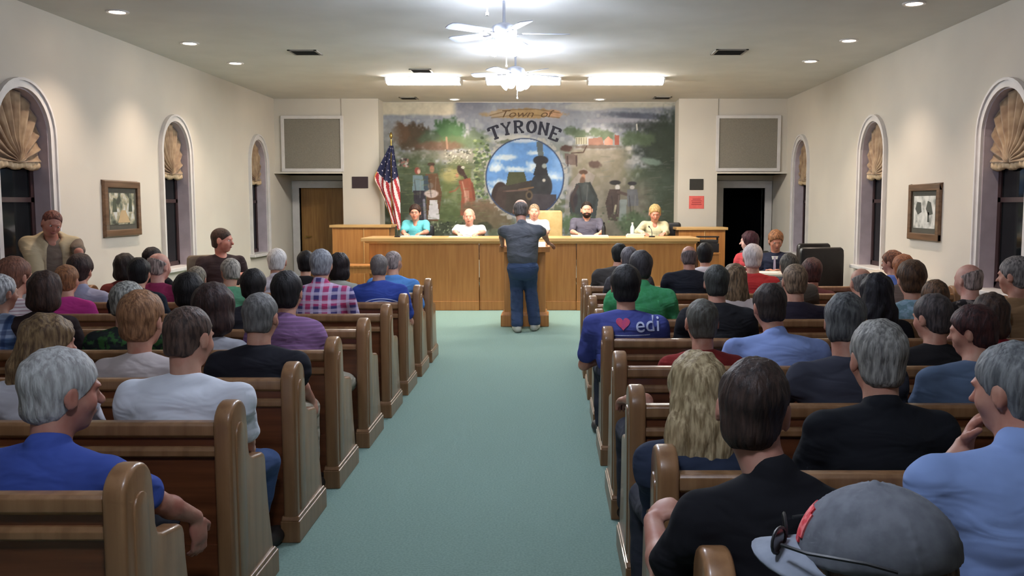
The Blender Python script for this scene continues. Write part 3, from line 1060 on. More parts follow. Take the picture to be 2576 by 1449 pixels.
# ceiling fans with tulip light kits
TULIP = glow('fan_glass_shade', (226, 236, 255), FAN_E)
FAN_WHITE = mat('fan_white_enamel', (216, 220, 232), .35)


def fan(x, y, Y, rot, label, r=.58):
    p = at(x, y, Y)
    t = empty('ceiling_fan', (p.x, Y, HC), rot)
    tag(t, label, 'ceiling fan', 'white ceiling fans with lights')
    z = p.z - HC
    MB().lathe([(.0, 0), (.075, 0), (.07, -.03), (.035, -.06), (.0, -.065)], 24).build('canopy', FAN_WHITE, t, 0, True)
    MB().tube([(0, 0, -.03), (0, 0, z + .08)], .013).build('downrod', FAN_WHITE, t, 0, True)
    MB().lathe([(0, z + .09), (.05, z + .085), (.10, z + .06), (.115, z + .02), (.11, z - .02), (.06, z - .045), (.05, z - .09), (0, z - .095)], 28).build('motor_housing', FAN_WHITE, t, 0, True)
    for k in range(5):
        M = Matrix.Rotation(2 * math.pi * k / 5, 4, 'Z') @ Matrix.Translation((0, 0, z + .0)) @ Matrix.Rotation(.2, 4, 'X')
        pts = [(.16, -.045), (.2, -.055), (r - .05, -.07), (r - .01, -.055), (r, 0), (r - .01, .055), (r - .05, .07), (.2, .055), (.16, .045)]
        mb = MB()
        mb.prism(pts, -.004, .004, 'Z')
        mb.v = [tuple(M @ Vector(q)) for q in mb.v]
        bl = mb.build('blade', FAN_WHITE, t, .002)
        br = MB().box(.09, .22, -.012, .012, -.010, -.004, M)
        br.build('blade_bracket', DARK_METAL, bl)
    for k in range(4):
        a_ = math.pi / 4 + math.pi / 2 * k
        M = Matrix.Translation((.07 * math.cos(a_), .07 * math.sin(a_), z - .075)) @ Matrix.Rotation(a_, 4, 'Z') @ Matrix.Rotation(-1.0, 4, 'Y') @ Matrix.Rotation(math.pi, 4, 'X')
        MB().lathe([(.0, .0), (.022, .004), (.03, .03), (.045, .07), (.062, .105), (.058, .105), (.0, .08)], 20, M).build('glass_shade', TULIP, t, 0, True)
    MB().tube([(.02, 0, z - .09), (.02, 0, z - .27)], .0035, 6).lathe([(0, z - .29), (.009, z - .285), (.009, z - .27), (0, z - .265)], 10, Matrix.Translation((.02, 0, 0))).build('pull_chain', RIM, t, 0, True)
    return t


fan(1268, 84, 8.1, .06, 'large white ceiling fan with bright lights, the nearer fully visible one')
fan(1297, 186, 10.9, .4, 'white ceiling fan with bright lights, farther one in front of the fluorescent fixture', .54)
fan(1216, -92, 5.3, .2, 'white ceiling fan at the top picture edge, only a blade showing', .58)
fill_fan = fan(1216, -92, 5.3, .5, 'white ceiling fan added unseen behind the camera to brighten the near pews', .58)
fill_fan.location = (-.37, 1.2, HC)  # unseen fan, added so its lamps lift the dark foreground

# ------------------------------------------------------------------ pews
ENDP = [(0, 0), (0, .77)] + [(.095 - .095 * math.cos(t), .77 + .083 * math.sin(t)) for t in [math.pi * k / 12 for k in range(1, 12)]] + \
       [(.19, .77), (.198, .70), (.20, .64), (.215, .605), (.25, .59), (.33, .578), (.375, .572), (.40, .56), (.41, .53), (.415, .45), (.44, .30), (.48, .14), (.50, 0)]


def pew_meshes(L, suffix):
    T = .068
    d = {}
    d['end_panel'] = MB().prism(ENDP, 0, T).mesh('pew_end' + suffix, PEW_END, .014, True, 3)
    # raised arched field and plinth on the faces of the end
    def scaled(pts, m):
        return pts
    field = [(.05, .14), (.05, .72)] + [(.097 - .047 * math.cos(t), .72 + .047 * math.sin(t)) for t in [math.pi * k / 8 for k in range(1, 8)]] + [(.144, .72), (.147, .14)]
    d['raised_field'] = MB().prism(field, -.006, T + .006).mesh('pew_field' + suffix, PEW_END, .004, True)
    d['plinth'] = MB().box(-.012, T + .012, -.012, .515, 0, .105).prism([(-.012, .105), (.0, .125), (.485, .125), (.515, .105)], -.008, T + .008).mesh('pew_plinth' + suffix, PEW_END, .005)
    d['backrest'] = MB().prism([(.045, .30), (.062, .30), (.048, .76), (.030, .76)], T, L - T).box(T, L - T, .036, .066, .0, .30).mesh('pew_back' + suffix, PEW_BACK)
    d['top_rail'] = MB().prism([(.008, .735), (.008, .772), (.018, .783), (.06, .783), (.075, .772), (.075, .735), (.06, .722), (.024, .722)], T, L - T).mesh('pew_rail' + suffix, PEW_END, .003, True)
    d['back_moulding'] = MB().prism([(.012, .655), (.012, .675), (.022, .688), (.04, .69), (.04, .648), (.02, .648)], T, L - T).mesh('pew_moulding' + suffix, PEW_END, .002)
    d['seat'] = MB().prism([(.06, .395), (.06, .425), (.40, .445), (.43, .435), (.435, .415), (.42, .40)], T, L - T).mesh('pew_seat' + suffix, PEW_BACK, .004, True)
    d['seat_support'] = MB().box(L * .5 - .02, L * .5 + .02, .07, .38, 0, .395).box(T, L - T, .38, .40, .33, .397).mesh('pew_support' + suffix, PEW_BACK)
    return d


XA_L, XA_R = -1.19, .33
LEN_L, LEN_R = 3.12, 3.45
PM = {'l': pew_meshes(LEN_L, '_left'), 'r': pew_meshes(LEN_R, '_right')}


def pew(side, Y, label):
    T = .068
    L = LEN_L if side == 'l' else LEN_R
    x0 = XA_L - LEN_L if side == 'l' else XA_R
    t = empty('pew', (x0, Y, 0))
    tag(t, label, 'pew', 'wooden pews on both sides of the aisle')
    d = PM[side]
    for xx in (0, L - T):
        e = link('end_panel', d['end_panel'], None, t, (xx, 0, 0))
        link('raised_field', d['raised_field'], None, e)
        link('plinth', d['plinth'], None, e)
    for nm in ('backrest', 'top_rail', 'back_moulding', 'seat', 'seat_support'):
        link(nm, d[nm], None, t)
    return t


LEFT = [2.50, 3.36, 4.22, 5.05, 5.91, 6.76, 7.58, 8.41, 9.17]
RIGHT = [.86, 1.84, 2.70, 3.66, 4.54, 5.50, 6.44, 7.40, 8.33, 9.08]     # index 0 is the row below the picture
PEW_L = ['nearest wooden pew left of the aisle, under the royal blue polo',
         'second wooden pew left of the aisle, its tall end beside the white tee shirt',
         'third wooden pew left of the aisle, behind the grey haired person in black',
         'fourth wooden pew left of the aisle, just before the khaki knee',
         'fifth wooden pew left of the aisle, between the striped and plaid shirts',
         'sixth wooden pew left of the aisle, directly behind the plaid shirt',
         'seventh wooden pew left of the aisle, behind the blue tee with white print',
         'eighth wooden pew left of the aisle, behind the sky blue shirt',
         'front wooden pew left of the aisle, closest to the council desk']
PEW_R = ['wooden pew right of the aisle under the grey cap wearer, below the picture edge',
         'wooden pew right of the aisle, only its end top showing under the black tee',
         'wooden pew right of the aisle with its end gripped by a hand',
         'wooden pew right of the aisle, directly behind the light blue sleeve',
         'wooden pew right of the aisle, directly behind the red shirt with fade haircut',
         'wooden pew right of the aisle, directly behind the blue tee with a heart',
         'wooden pew right of the aisle, directly behind the green shirt',
         'wooden pew right of the aisle, third from the front',
         'wooden pew right of the aisle, behind the balding man in the black suit',
         'front wooden pew right of the aisle, closest to the council desk']
for Y, lab in zip(LEFT, PEW_L):
    pew('l', Y, lab)
for Y, lab in zip(RIGHT, PEW_R):
    pew('r', Y, lab)

# ------------------------------------------------------------------ dais, council desk, side cabinets
YD = on_z(1200, 781, 0).y                       # desk front
dx0, dx1 = at(928, 640, YD).x, at(1748, 640, YD).x
ztop = at(1200, 598, YD).z
DAIS = .28
struct('floor_dais', MB().box(-2.4, at(1700, 640, YD).x, YD + .75, YM, 0, DAIS), CARPET)
t = empty('council_desk', (0, YD, 0))
tag(t, 'long wooden council desk running below the mural', 'desk')
xs = [dx0, at(1205, 640, YD).x, at(1450, 640, YD).x, dx1]
for i in range(3):
    off = .0 if i != 1 else .03
    p = MB().box(xs[i] + .004, xs[i + 1] - .004, off, .05, .0, ztop - .055)
    p.build('front_panel', DESK, t, .004)
for i in range(3):
    off = -.012 if i != 1 else .018
    MB().box(xs[i] + .002, xs[i + 1] - .002, off, .03, 0, .14).build('base_board', DESK, t, .006)
MB().box(dx0, dx0 + .05, .05, .72, 0, ztop - .055).build('side_panel', DESK, t, .004)
MB().box(dx1 - .05, dx1, .05, .72, 0, ztop - .055).build('side_panel', DESK, t, .004)
MB().box(dx0 - .10, dx1 + .06, -.09, .08, ztop - .055, ztop).box(dx0 - .05, dx1 + .03, -.045, .02, ztop - .085, ztop - .055).build('top_ledge', DESK_TOP, t, .008)
MB().box(dx0 - .10, dx1 + .06, .0801, .85, ztop - .055, ztop - .001).build('desktop', DESK_TOP, t, .003)


def cabinet(name, x0, x1, y0, Y, depth, label):
    a, b = at(x0, y0, Y), at(x1, y0, Y)
    t = empty(name, (a.x, Y, 0))
    tag(t, label, 'cabinet')
    w = b.x - a.x
    MB().box(.04, w - .04, .03, depth, 0, a.z - .045).build('body', DESK, t, .004)
    MB().box(0, w, 0, depth + .02, a.z - .045, a.z).build('top', DESK_TOP, t, .006)
    MB().box(w * .55 - .006, w * .55 + .006, .022, .0299, .1, a.z - .06).build('seam_strip', DESK_TOP, t)
    return a.z


cabinet('side_cabinet', 828, 984, 566, 15.2, .6, 'tall wooden cabinet behind the left end of the council desk')
cabinet('side_cabinet', 1702, 1832, 572, 15.0, .6, 'tall wooden cabinet behind the right end of the council desk, beside the dark doorway')
# small side table left of the desk
p = at(868, 668, 13.3)
t = empty('side_table', (p.x - .1, 13.3, 0))
tag(t, 'small wooden side table at the left end of the council desk', 'table')
MB().box(0, .58, 0, .5, p.z - .03, p.z).build('tabletop', DESK, t, .006)
for xx in (.02, .52):
    for yy in (.02, .44):
        MB().box(xx, xx + .04, yy, yy + .04, 0, p.z - .03).build('leg', DESK, t, .003)
MB().box(.06, .52, .03, .05, p.z - .12, p.z - .03).build('apron', DESK, t)
MB().box(.06, .52, .45, .47, p.z - .12, p.z - .03).build('apron', DESK, t)

# ------------------------------------------------------------------ lectern
YL = 11.95
t = empty('lectern', (at(1320, 700, YL).x, YL, 0))
tag(t, 'wooden lectern standing in the aisle before the council desk', 'lectern')
hw = (at(1372, 700, YL).x - at(1268, 700, YL).x) / 2
zt = at(1320, 632, YL).z
MB().box(-hw, hw, 0, .38, .17, zt).build('body', DESK, t, .008)
MB().box(-hw - .045, hw + .045, -.04, .42, 0, .15).prism([(-.04, .15), (0, .19), (.38, .19), (.42, .15)], -hw - .02, hw + .02).build('base', DESK, t, .006)
MB().prism([(-.06, zt), (-.06, zt + .03), (.44, zt + .13), (.44, zt + .10)], -hw - .06, hw + .06).build('reading_top', DESK, t, .004)
MB().box(-hw - .06, hw + .06, -.085, -.0601, zt - .01, zt + .06).build('book_stop', DESK, t, .003)
ZLT = zt
pp = MB().prism([(-.045, zt + .038), (-.045, zt + .045), (.28, zt + .11), (.28, zt + .103)], .0, .27)
tag(pp.build('paper_stack', PAPER, None, 0, loc=t.location), 'white papers lying on the lectern top beside the standing man', 'papers')

# ------------------------------------------------------------------ flag
fp = at(987, 560, 15.9)
t = empty('flag', (fp.x, 15.9, 0))
tag(t, 'draped american flag on a pole left of the mural', 'flag')
FH = at(985, 352, 16.05).z
MB().tube([(0, 0, .03), (0, 0, FH)], .014).build('flagpole', mat('brass', (190, 160, 90)), t, 0, True)
MB().lathe([(.0, 0), (.16, 0), (.16, .015), (.05, .035), (.02, .06), (0, .06)], 28).build('stand', mat('brass', (190, 160, 90)), t, 0, True)
MB().lathe([(0, FH), (.012, FH + .01), (.03, FH + .05), (.02, FH + .09), (0, FH + .13)], 16).build('finial', mat('brass', (190, 160, 90)), t, 0, True)
# cloth: gathered at the pole, spreading towards the lower left
nu, nv = 50, 70
vs = np.zeros(((nu + 1) * (nv + 1), 3))
cz0 = at(985, 368, 16.05).z
cz1 = at(985, 578, 16.05).z
colr = np.ones(((nu + 1) * (nv + 1), 4))
W_, R_, B_, G_ = lin((226, 214, 216)), lin((172, 50, 58)), lin((40, 44, 78)), lin((214, 164, 90))
for j in range(nv + 1):
    v = j / nv
    for i in range(nu + 1):
        u = i / nu
        sx = at(968 - 0, 470, 16.05).x - fp.x
        wl = -.02 + (-.26) * min(1, v / .55) * (1 if v < .62 else max(.35, 1 - (v - .62) * 1.9))
        wr = .04 + .10 * min(1, v / .5)
        x = wr + (wl - wr) * u
        drop = (cz0 - cz1) * v
        lowest = 1.0 - .42 * u * u
        z = cz0 - drop * lowest - .10 * u * v
        y = .05 * math.sin(u * 16 + v * 2) * min(1, v * 3 + .1) - .03
        vs[j * (nu + 1) + i] = (x, y, z)
quads = [(j * (nu + 1) + i, j * (nu + 1) + i + 1, (j + 1) * (nu + 1) + i + 1, (j + 1) * (nu + 1) + i) for j in range(nv) for i in range(nu)]
me = np_mesh('flag_cloth', vs, quads, True)
fcm, nt, b = new_mat('flag_cloth_dye')
an = nt.nodes.new('ShaderNodeVertexColor')
an.layer_name = 'dye'
nt.links.new(an.outputs[0], b.inputs['Base Color'])
b.inputs['Roughness'].default_value = .75
ca = me.color_attributes.new('dye', 'FLOAT_COLOR', 'CORNER')
buf = np.ones((len(quads) * 4, 4), np.float32)
for q in range(len(quads)):
    j, i = divmod(q, nu)
    v, u = j / nv, i / nu
    s_ = v * 1.15 - u * .28
    if s_ < .40 and v < .46:
        c = W_ if (i % 5 == 2 and j % 5 == 2 and (i // 5 + j // 5) % 2) or (i % 5 == 3 and j % 5 == 2 and (i // 5 + j // 5) % 2) else B_
    elif u > .965 or v > .985:
        c = G_
    else:
        c = R_ if int((u * .62 + v * .5) * 15) % 2 == 0 else W_
    buf[q * 4:q * 4 + 4, :3] = c
ca.data.foreach_set('color', buf.ravel())
fo = link('flag_cloth', me, fcm, t)
so = fo.modifiers.new('thickness', 'SOLIDIFY')
so.thickness = .004


# ------------------------------------------------------------------ chairs
def chair(name, loc, rz, label, m_, seat=.48, w=.5, back=.62, top=None, group='office chairs', arms=True, rounded=.06):
    t = empty(name, loc, rz)
    tag(t, label, 'chair', group)
    MB().box(-w / 2, w / 2, -w / 2, w / 2, seat - .09, seat).build('seat', m_, t, .035, True)
    b0, b1 = seat + .06, seat + .06 + back
    hw = w / 2
    pts = [(-hw + .05, b0), (hw - .05, b0)] + [(hw - .0, b0 + .12), (hw, b1 - rounded * 1.6)] + [(hw - rounded * (1 - math.cos(a_)), b1 - rounded * (1 - math.sin(a_)) * 1.0) for a_ in (.4, .8, 1.2)]
    pts += [(-x, z) for x, z in pts[::-1] if z > b0 + .01]
    bk = MB()
    bk.prism(pts, -hw - .07, -hw + .02, 'Y')
    bk.build('backrest', m_, t, .03, True)
    if arms:
        for s in (-1, 1):
            MB().tube([(s * (hw + .02), -.18, seat - .04), (s * (hw + .04), -.16, seat + .19), (s * (hw + .04), .12, seat + .20)], .02).build('armrest', BLACK, t, 0, True)
    MB().tube([(0, 0, .10), (0, 0, seat - .09)], .03).build('gas_post', DARK_METAL, t, 0, True)
    MB().tube([(0, -.1, seat - .07), (0, -hw - .03, seat + .0), (0, -hw - .075, b0 + .1)], .018).build('back_bracket', DARK_METAL, t, 0, True)
    for k in range(5):
        a_ = 2 * math.pi * k / 5 + .3
        lg = MB().tube([(.03 * math.cos(a_), .03 * math.sin(a_), .10), (.26 * math.cos(a_), .26 * math.sin(a_), .075)], .02, 8, .014).build('base_leg', DARK_METAL, t, 0, True)
        MB().lathe([(0, -.015), (.026, -.015), (.026, .015), (0, .015)], 14, Matrix.Translation((.27 * math.cos(a_), .27 * math.sin(a_), .027)) @ Matrix.Rotation(a_, 4, 'Z') @ Matrix.Rotation(math.pi / 2, 4, 'X')).build('caster', BLACK, lg, 0, True)
    return t


LEATHER_T = mat('tan_leather', (226, 196, 136), .45, (206, 172, 112), (6, 6, 6), 3, .3, .01)
LEATHER_B = mat('black_leather', (26, 24, 24), .4, (36, 33, 32), (6, 6, 6), 3, .3, .01)
TAUPE = mat('taupe_chair_fabric', (112, 98, 84), .85, (98, 86, 74))
YC = 15.1


def seat_at(px, Y, z=0.0, dy=0.0):
    p = at(px, 560, Y)
    return (p.x, Y + dy, z)


chair('office_chair', seat_at(1180, YC, DAIS, .12), math.pi, 'dark office chair behind the bald councilman in white', LEATHER_B, .50, .46, .42)
chair('office_chair', seat_at(1047, YC, DAIS, .12), math.pi, 'dark office chair holding the councilwoman in turquoise', LEATHER_B, .50, .5, .42)
chair('executive_chair', seat_at(1378, YC, DAIS, .22), math.pi + .1, 'cream leather high-backed chair behind the man in white at the middle of the desk', LEATHER_T, .50, .56, .66)
chair('office_chair', seat_at(1478, YC, DAIS, .12), math.pi, 'dark office chair holding the bearded councilman in grey', LEATHER_B, .50, .46, .42)
chair('office_chair', seat_at(1672, YC, DAIS, .12), math.pi - .2, 'dark office chair holding the blonde councilwoman in pale yellow', LEATHER_B, .50, .54, .46)
pch = on_x(2040, 700, 3.1)
chair('office_chair', (at(2040, 660, 10.6).x, 10.6, 0), .12, 'big black office chair with its back to the pews, by the right wall', LEATHER_B, .50, .52, .56, group='black office chairs on the right floor')
chair('office_chair', (at(2018, 620, 12.6).x, 12.6, 0), .3, 'black office chair partly hidden behind the nearer black chair', LEATHER_B, .50, .5, .52, group='black office chairs on the right floor')

# ------------------------------------------------------------------ things on the council desk
def on_desk(px, Y=None):
    Y = Y or YD + .25
    return Vector((at(px, 590, Y).x, Y, ztop))


def papers(px0, px1, label, h=.012, Y=None, cat='papers'):
    a, b = on_desk(px0, Y), on_desk(px1, Y)
    mb = MB()
    n = 4
    for k in range(n):
        dx = random.uniform(-.01, .01)
        mb.box(dx, b.x - a.x + dx, -.10, .10, h * k / n, h * (k + 1) / n - .0005)
    tag(mb.build('paper_stack', PAPER, None, 0, loc=a), label, cat, 'papers on the council desk')


papers(1010, 1085, 'white papers before the councilwoman in turquoise', .02)
papers(1130, 1185, 'white papers before the councilman in the white shirt', .015)
papers(1437, 1530, 'long white papers before the bearded councilman', .03)
papers(1577, 1620, 'stack of white papers before the blonde councilwoman', .05)
# bottles
WATER = mat('clear_pale_plastic', (206, 224, 220), .15, spec=.6)
BOT = [(0, 0), (.032, .002), (.034, .02), (.033, .06), (.034, .12), (.028, .155), (.014, .18), (.013, .2), (0, .2)]
p = on_desk(1593)
t = empty('water_bottle', p + Vector((0, .15, 0)))
tag(t, 'clear water bottle standing beside the blonde councilwoman\'s papers', 'bottle')
MB().lathe(BOT, 18).build('bottle_body', WATER, t, 0, True)
MB().lathe([(0, .2), (.015, .2), (.015, .222), (0, .222)], 14).build('cap', RIM, t, 0, True)
p = on_desk(1520)
t = empty('dark_bottle', p + Vector((0, .12, 0)))
tag(t, 'dark drink bottle on the desk right of the bearded councilman', 'bottle')
MB().lathe(BOT, 18).build('bottle_body', BLACK, t, 0, True)
MB().lathe([(0, .2), (.015, .2), (.015, .222), (0, .222)], 14).build('cap', DARK_METAL, t, 0, True)


def mic(px, label, lean=-.03):
    p = on_desk(px)
    t = empty('desk_microphone', p)
    tag(t, label, 'microphone', 'gooseneck microphones on the council desk')
    MB().lathe([(0, 0), (.05, 0), (.048, .015), (.02, .022), (0, .022)], 20).build('base', BLACK, t, 0, True)
    MB().tube([(0, 0, .02), (0, .0, .07), (lean * .3, .03, .12), (lean, .08, .15)], .005, 8).build('gooseneck', BLACK, t, 0, True)
    MB().tube([(lean, .08, .15), (lean * 1.2, .11, .162)], .011, 10).build('capsule', BLACK, t, 0, True)


mic(1000, 'small black microphone at the left end of the council desk')
mic(1268, 'small black microphone on the desk left of the standing man')
mic(1640, 'small black microphone before the blonde councilwoman')
# rack of black equipment on the low ledge at the right end of the desk
p = at(1784, 628, YD - .0)
t = empty('printer', (at(1784, 600, YD + .2).x, YD + .3, ztop - .1))
tag(t, 'black printer-like machine on a stand at the right end of the council desk', 'printer')
t.location.z = 0
zz = at(1784, 636, YD + .1).z
MB().box(-.15, .15, -.12, .2, zz, zz + .14).build('body', BLACK, t, .01)
MB().box(-.13, .13, -.10, .16, zz + .1401, zz + .19).build('scanner_lid', mat('dark_grey_plastic', (52, 50, 50), .4), t, .008)
MB().box(-.17, .17, -.02, .1, zz + .225, zz + .245).box(-.16, -.14, -.0, .08, zz + .14, zz + .225).box(.14, .16, -.0, .08, zz + .14, zz + .225).build('paper_tray', BLACK, t, .004)
t2 = empty('equipment_stand', (t.location.x, YD + .3, 0))
tag(t2, 'narrow wooden stand under the black machine at the right end of the desk', 'stand')
MB().box(-.19, .17, -.16, .24, zz - .03, zz).build('top', DESK, t2, .004)
MB().box(-.17, .15, -.14, .22, .0, zz - .03).build('body', DESK, t2, .004)
# staff table with papers at the right
p = at(1915, 690, 11.6)
ST = (at(1905, 690, 11.4).x, 11.9, p.z)
t = empty('staff_table', (ST[0], ST[1], 0))
tag(t, 'low white-topped staff table before the woman in red and the man in the suit', 'table')
MB().box(-.75, .65, -.3, .3, ST[2] - .03, ST[2]).build('tabletop', mat('pale_tabletop', (206, 198, 186), .5), t, .006)
for xx in (-.70, .56):
    for yy in (-.26, .21):
        MB().box(xx, xx + .05, yy, yy + .05, 0, ST[2] - .03).build('leg', DARK_METAL, t, .003)
for px, lab in ((1930, 'white papers on the staff table before the man in the dark suit'), (1845, 'white papers at the left end of the staff table')):
    q = at(px, 690, 11.8)
    tag(MB().box(-.13, .13, -.1, .1, 0, .012).build('paper_stack', PAPER, None, 0, loc=(q.x, 11.8, ST[2])), lab, 'papers', 'papers on the staff table')
# low pale counter along the right wall
a_ = at(2120, 700, 9.9)
t = empty('wall_counter', (XR - .35, 9.6, 0))
tag(t, 'low pale counter against the right wall below the middle window', 'counter')
MB().box(0, .33, 0, 1.6, a_.z - .03, a_.z).build('countertop', mat('pale_tabletop', (206, 198, 186), .5), t, .006)
MB().box(.03, .33, .03, 1.57, 0, a_.z - .03).build('cabinet_body', PEW_BACK, t, .004)
# ------------------------------------------------------------------ bodies: smooth implicit shapes turned into continuous surfaces
class Field:
    def __init__(self, lo, hi, v):
        self.v = v
        self.lo = np.array(lo, np.float32)
        self.n = np.maximum(2, np.ceil((np.array(hi) - self.lo) / v).astype(int) + 1)
        self.ax = [self.lo[k] + v * np.arange(self.n[k], dtype=np.float32) for k in range(3)]
        self.F = np.full(self.n, 1.0, np.float32)

    def part(self, lo, hi, m):
        s = []
        for k in range(3):
            a = int(np.clip(math.floor((lo[k] - m - self.lo[k]) / self.v), 0, self.n[k]))
            b = int(np.clip(math.ceil((hi[k] + m - self.lo[k]) / self.v) + 1, 0, self.n[k]))
            if b <= a:
                return None
            s.append(slice(a, b))
        return tuple(s)

    def grid(self, s):
        return (self.ax[0][s[0]][:, None, None], self.ax[1][s[1]][None, :, None], self.ax[2][s[2]][None, None, :])

    def merge(self, s, d, k, sub):
        a = self.F[s]
        if sub:
            d = -d
            h = np.clip(.5 - .5 * (d - a) / k, 0, 1) if k else None
            self.F[s] = np.maximum(a, d) if not k else d * (1 - h) + a * h + k * h * (1 - h)
        else:
            if k:
                h = np.clip(.5 + .5 * (d - a) / k, 0, 1)
                self.F[s] = d * (1 - h) + a * h - k * h * (1 - h)
            else:
                self.F[s] = np.minimum(a, d)

    def ell(self, c, r, R=None, k=.02, sub=False):
        c = Vector(c)
        R = R if R is not None else Matrix.Identity(3)
        ext = [math.sqrt(sum((R[i][j] * r[j]) ** 2 for j in range(3))) for i in range(3)]
        s = self.part([c[i] - ext[i] for i in range(3)], [c[i] + ext[i] for i in range(3)], k + 3 * self.v)
        if s is None:
            return
        x, y, z = self.grid(s)
        x, y, z = x - c[0], y - c[1], z - c[2]
        q = [(R[0][j] * x + R[1][j] * y + R[2][j] * z) for j in range(3)]
        k0 = np.sqrt(sum((q[j] / r[j]) ** 2 for j in range(3)))
        k1 = np.sqrt(sum((q[j] / (r[j] * r[j])) ** 2 for j in range(3))) + 1e-6
        self.merge(s, k0 * (k0 - 1) / k1, k, sub)

    def cap(self, a, b, ra, rb, k=.02, sub=False):
        a, b = Vector(a), Vector(b)
        r = max(ra, rb)
        s = self.part([min(a[i], b[i]) - r for i in range(3)], [max(a[i], b[i]) + r for i in range(3)], k + 3 * self.v)
        if s is None:
            return
        x, y, z = self.grid(s)
        d = b - a
        L2 = d.length_squared + 1e-9
        t = np.clip(((x - a[0]) * d[0] + (y - a[1]) * d[1] + (z - a[2]) * d[2]) / L2, 0, 1)
        dist = np.sqrt((x - a[0] - t * d[0]) ** 2 + (y - a[1] - t * d[1]) ** 2 + (z - a[2] - t * d[2]) ** 2) - (ra + (rb - ra) * t)
        self.merge(s, dist, k, sub)

    def plane(self, n, c):
        """Cut away everything with n.p > c."""
        x, y, z = self.grid((slice(None),) * 3)
        self.F = np.maximum(self.F, n[0] * x + n[1] * y + n[2] * z - c)

    def ripple(self, amp, fx, fy, fz, ph=0.0):
        x, y, z = self.grid((slice(None),) * 3)
        self.F = self.F + amp * (np.sin(fx * x + 2.1 * np.sin(fz * .5 * z + ph) + ph) * np.sin(fy * y + fz * z * .6 + ph * 2))

    def mesh(self, name):
        F = self.F
        F[0], F[-1] = np.maximum(F[0], .5 * self.v), np.maximum(F[-1], .5 * self.v)
        F[:, 0], F[:, -1] = np.maximum(F[:, 0], .5 * self.v), np.maximum(F[:, -1], .5 * self.v)
        F[:, :, 0], F[:, :, -1] = np.maximum(F[:, :, 0], .5 * self.v), np.maximum(F[:, :, -1], .5 * self.v)
        S = F < 0
        cnt = np.zeros(tuple(self.n - 1), np.int8)
        for i in (0, 1):
            for j in (0, 1):
                for k in (0, 1):
                    cnt += S[i:i + cnt.shape[0], j:j + cnt.shape[1], k:k + cnt.shape[2]]
        act = (cnt > 0) & (cnt < 8)
        cells = np.argwhere(act)
        ids = np.full(cnt.shape, -1, np.int64)
        ids[act] = np.arange(len(cells))
        P = np.zeros((len(cells), 3))
        W = np.zeros(len(cells))
        cor = [(i, j, k) for i in (0, 1) for j in (0, 1) for k in (0, 1)]
        val = {c: F[cells[:, 0] + c[0], cells[:, 1] + c[1], cells[:, 2] + c[2]] for c in cor}
        for a in cor:
            for ax in range(3):
                if a[ax] == 0:
                    b = list(a)
                    b[ax] = 1
                    b = tuple(b)
                    fa, fb = val[a], val[b]
                    m = (fa < 0) != (fb < 0)
                    t = np.where(m, fa / np.where(m, fa - fb, 1), 0)
                    p = np.array(a, float)[None] + np.zeros((len(cells), 3))
                    p[:, ax] = t
                    P += p * m[:, None]
                    W += m
        co = (cells + P / W[:, None]) * self.v + self.lo
        quads = []
        for ax in range(3):
            sl0 = [slice(None)] * 3
            sl1 = [slice(None)] * 3
            sl0[ax] = slice(0, -1)
            sl1[ax] = slice(1, None)
            A, B = S[tuple(sl0)], S[tuple(sl1)]
            e = np.argwhere(A != B)
            o1, o2 = [(1, 2), (2, 0), (0, 1)][ax]
            e = e[(e[:, o1] > 0) & (e[:, o2] > 0)]
            ins = A[e[:, 0], e[:, 1], e[:, 2]]
            def g(d1, d2):
                q = e.copy()
                q[:, o1] -= d1
                q[:, o2] -= d2
                return ids[q[:, 0], q[:, 1], q[:, 2]]
            Q = np.stack([g(1, 1), g(0, 1), g(0, 0), g(1, 0)], 1)
            Q[~ins] = Q[~ins][:, ::-1]
            quads.append(Q)
        quads = np.concatenate(quads)
        quads = quads[(quads >= 0).all(1)]
        return np_mesh(name, co, quads, True)


def rotm(yaw=0.0, pitch=0.0, roll=0.0):
    """Head turn: yaw + = to the figure's left, pitch + = nod forward, roll + = tip to its right."""
    return (Matrix.Rotation(math.radians(yaw), 3, 'Z') @ Matrix.Rotation(math.radians(-pitch), 3, 'X') @ Matrix.Rotation(math.radians(roll), 3, 'Y'))


def hand(fd, wrist, direction, normal, s=1.0, curl=.5, left=False, spread=1.0):
    """Palm, four fingers and a thumb grown from the wrist along direction; normal points out of the back of the hand."""
    d = Vector(direction).normalized()
    n = Vector(normal)
    n = (n - d * n.dot(d)).normalized()
    w = d.cross(n) * (1 if left else -1)       # towards the thumb
    R = Matrix((w, d, n)).transposed()
    c = Vector(wrist) + d * .048 * s
    fd.ell(c, (.040 * s, .052 * s, .017 * s), R, .012)
    for i, (off, ln) in enumerate(((.028, .070), (.009, .078), (-.010, .073), (-.028, .058))):
        base = Vector(wrist) + (d * .088 + w * off * spread) * s
        c1 = curl * (1 + .12 * i)
        d1 = (d * math.cos(c1) - n * math.sin(c1))
        d2 = (d * math.cos(c1 * 2.2) - n * math.sin(c1 * 2.2))
        p1 = base + d1 * ln * .52 * s
        p2 = p1 + d2 * ln * .48 * s
        fd.cap(base - d * .015 * s, p1, .0095 * s, .0088 * s, .004)
        fd.cap(p1, p2, .0088 * s, .0074 * s, .003)
    b = Vector(wrist) + (d * .030 + w * .030) * s
    p1 = b + (d * .55 + w * .75 - n * .25).normalized() * .042 * s
    p2 = p1 + (d * .85 + w * .25 - n * .45).normalized() * .032 * s
    fd.cap(b, p1, .014 * s, .0105 * s, .008)
    fd.cap(p1, p2, .0105 * s, .0085 * s, .003)


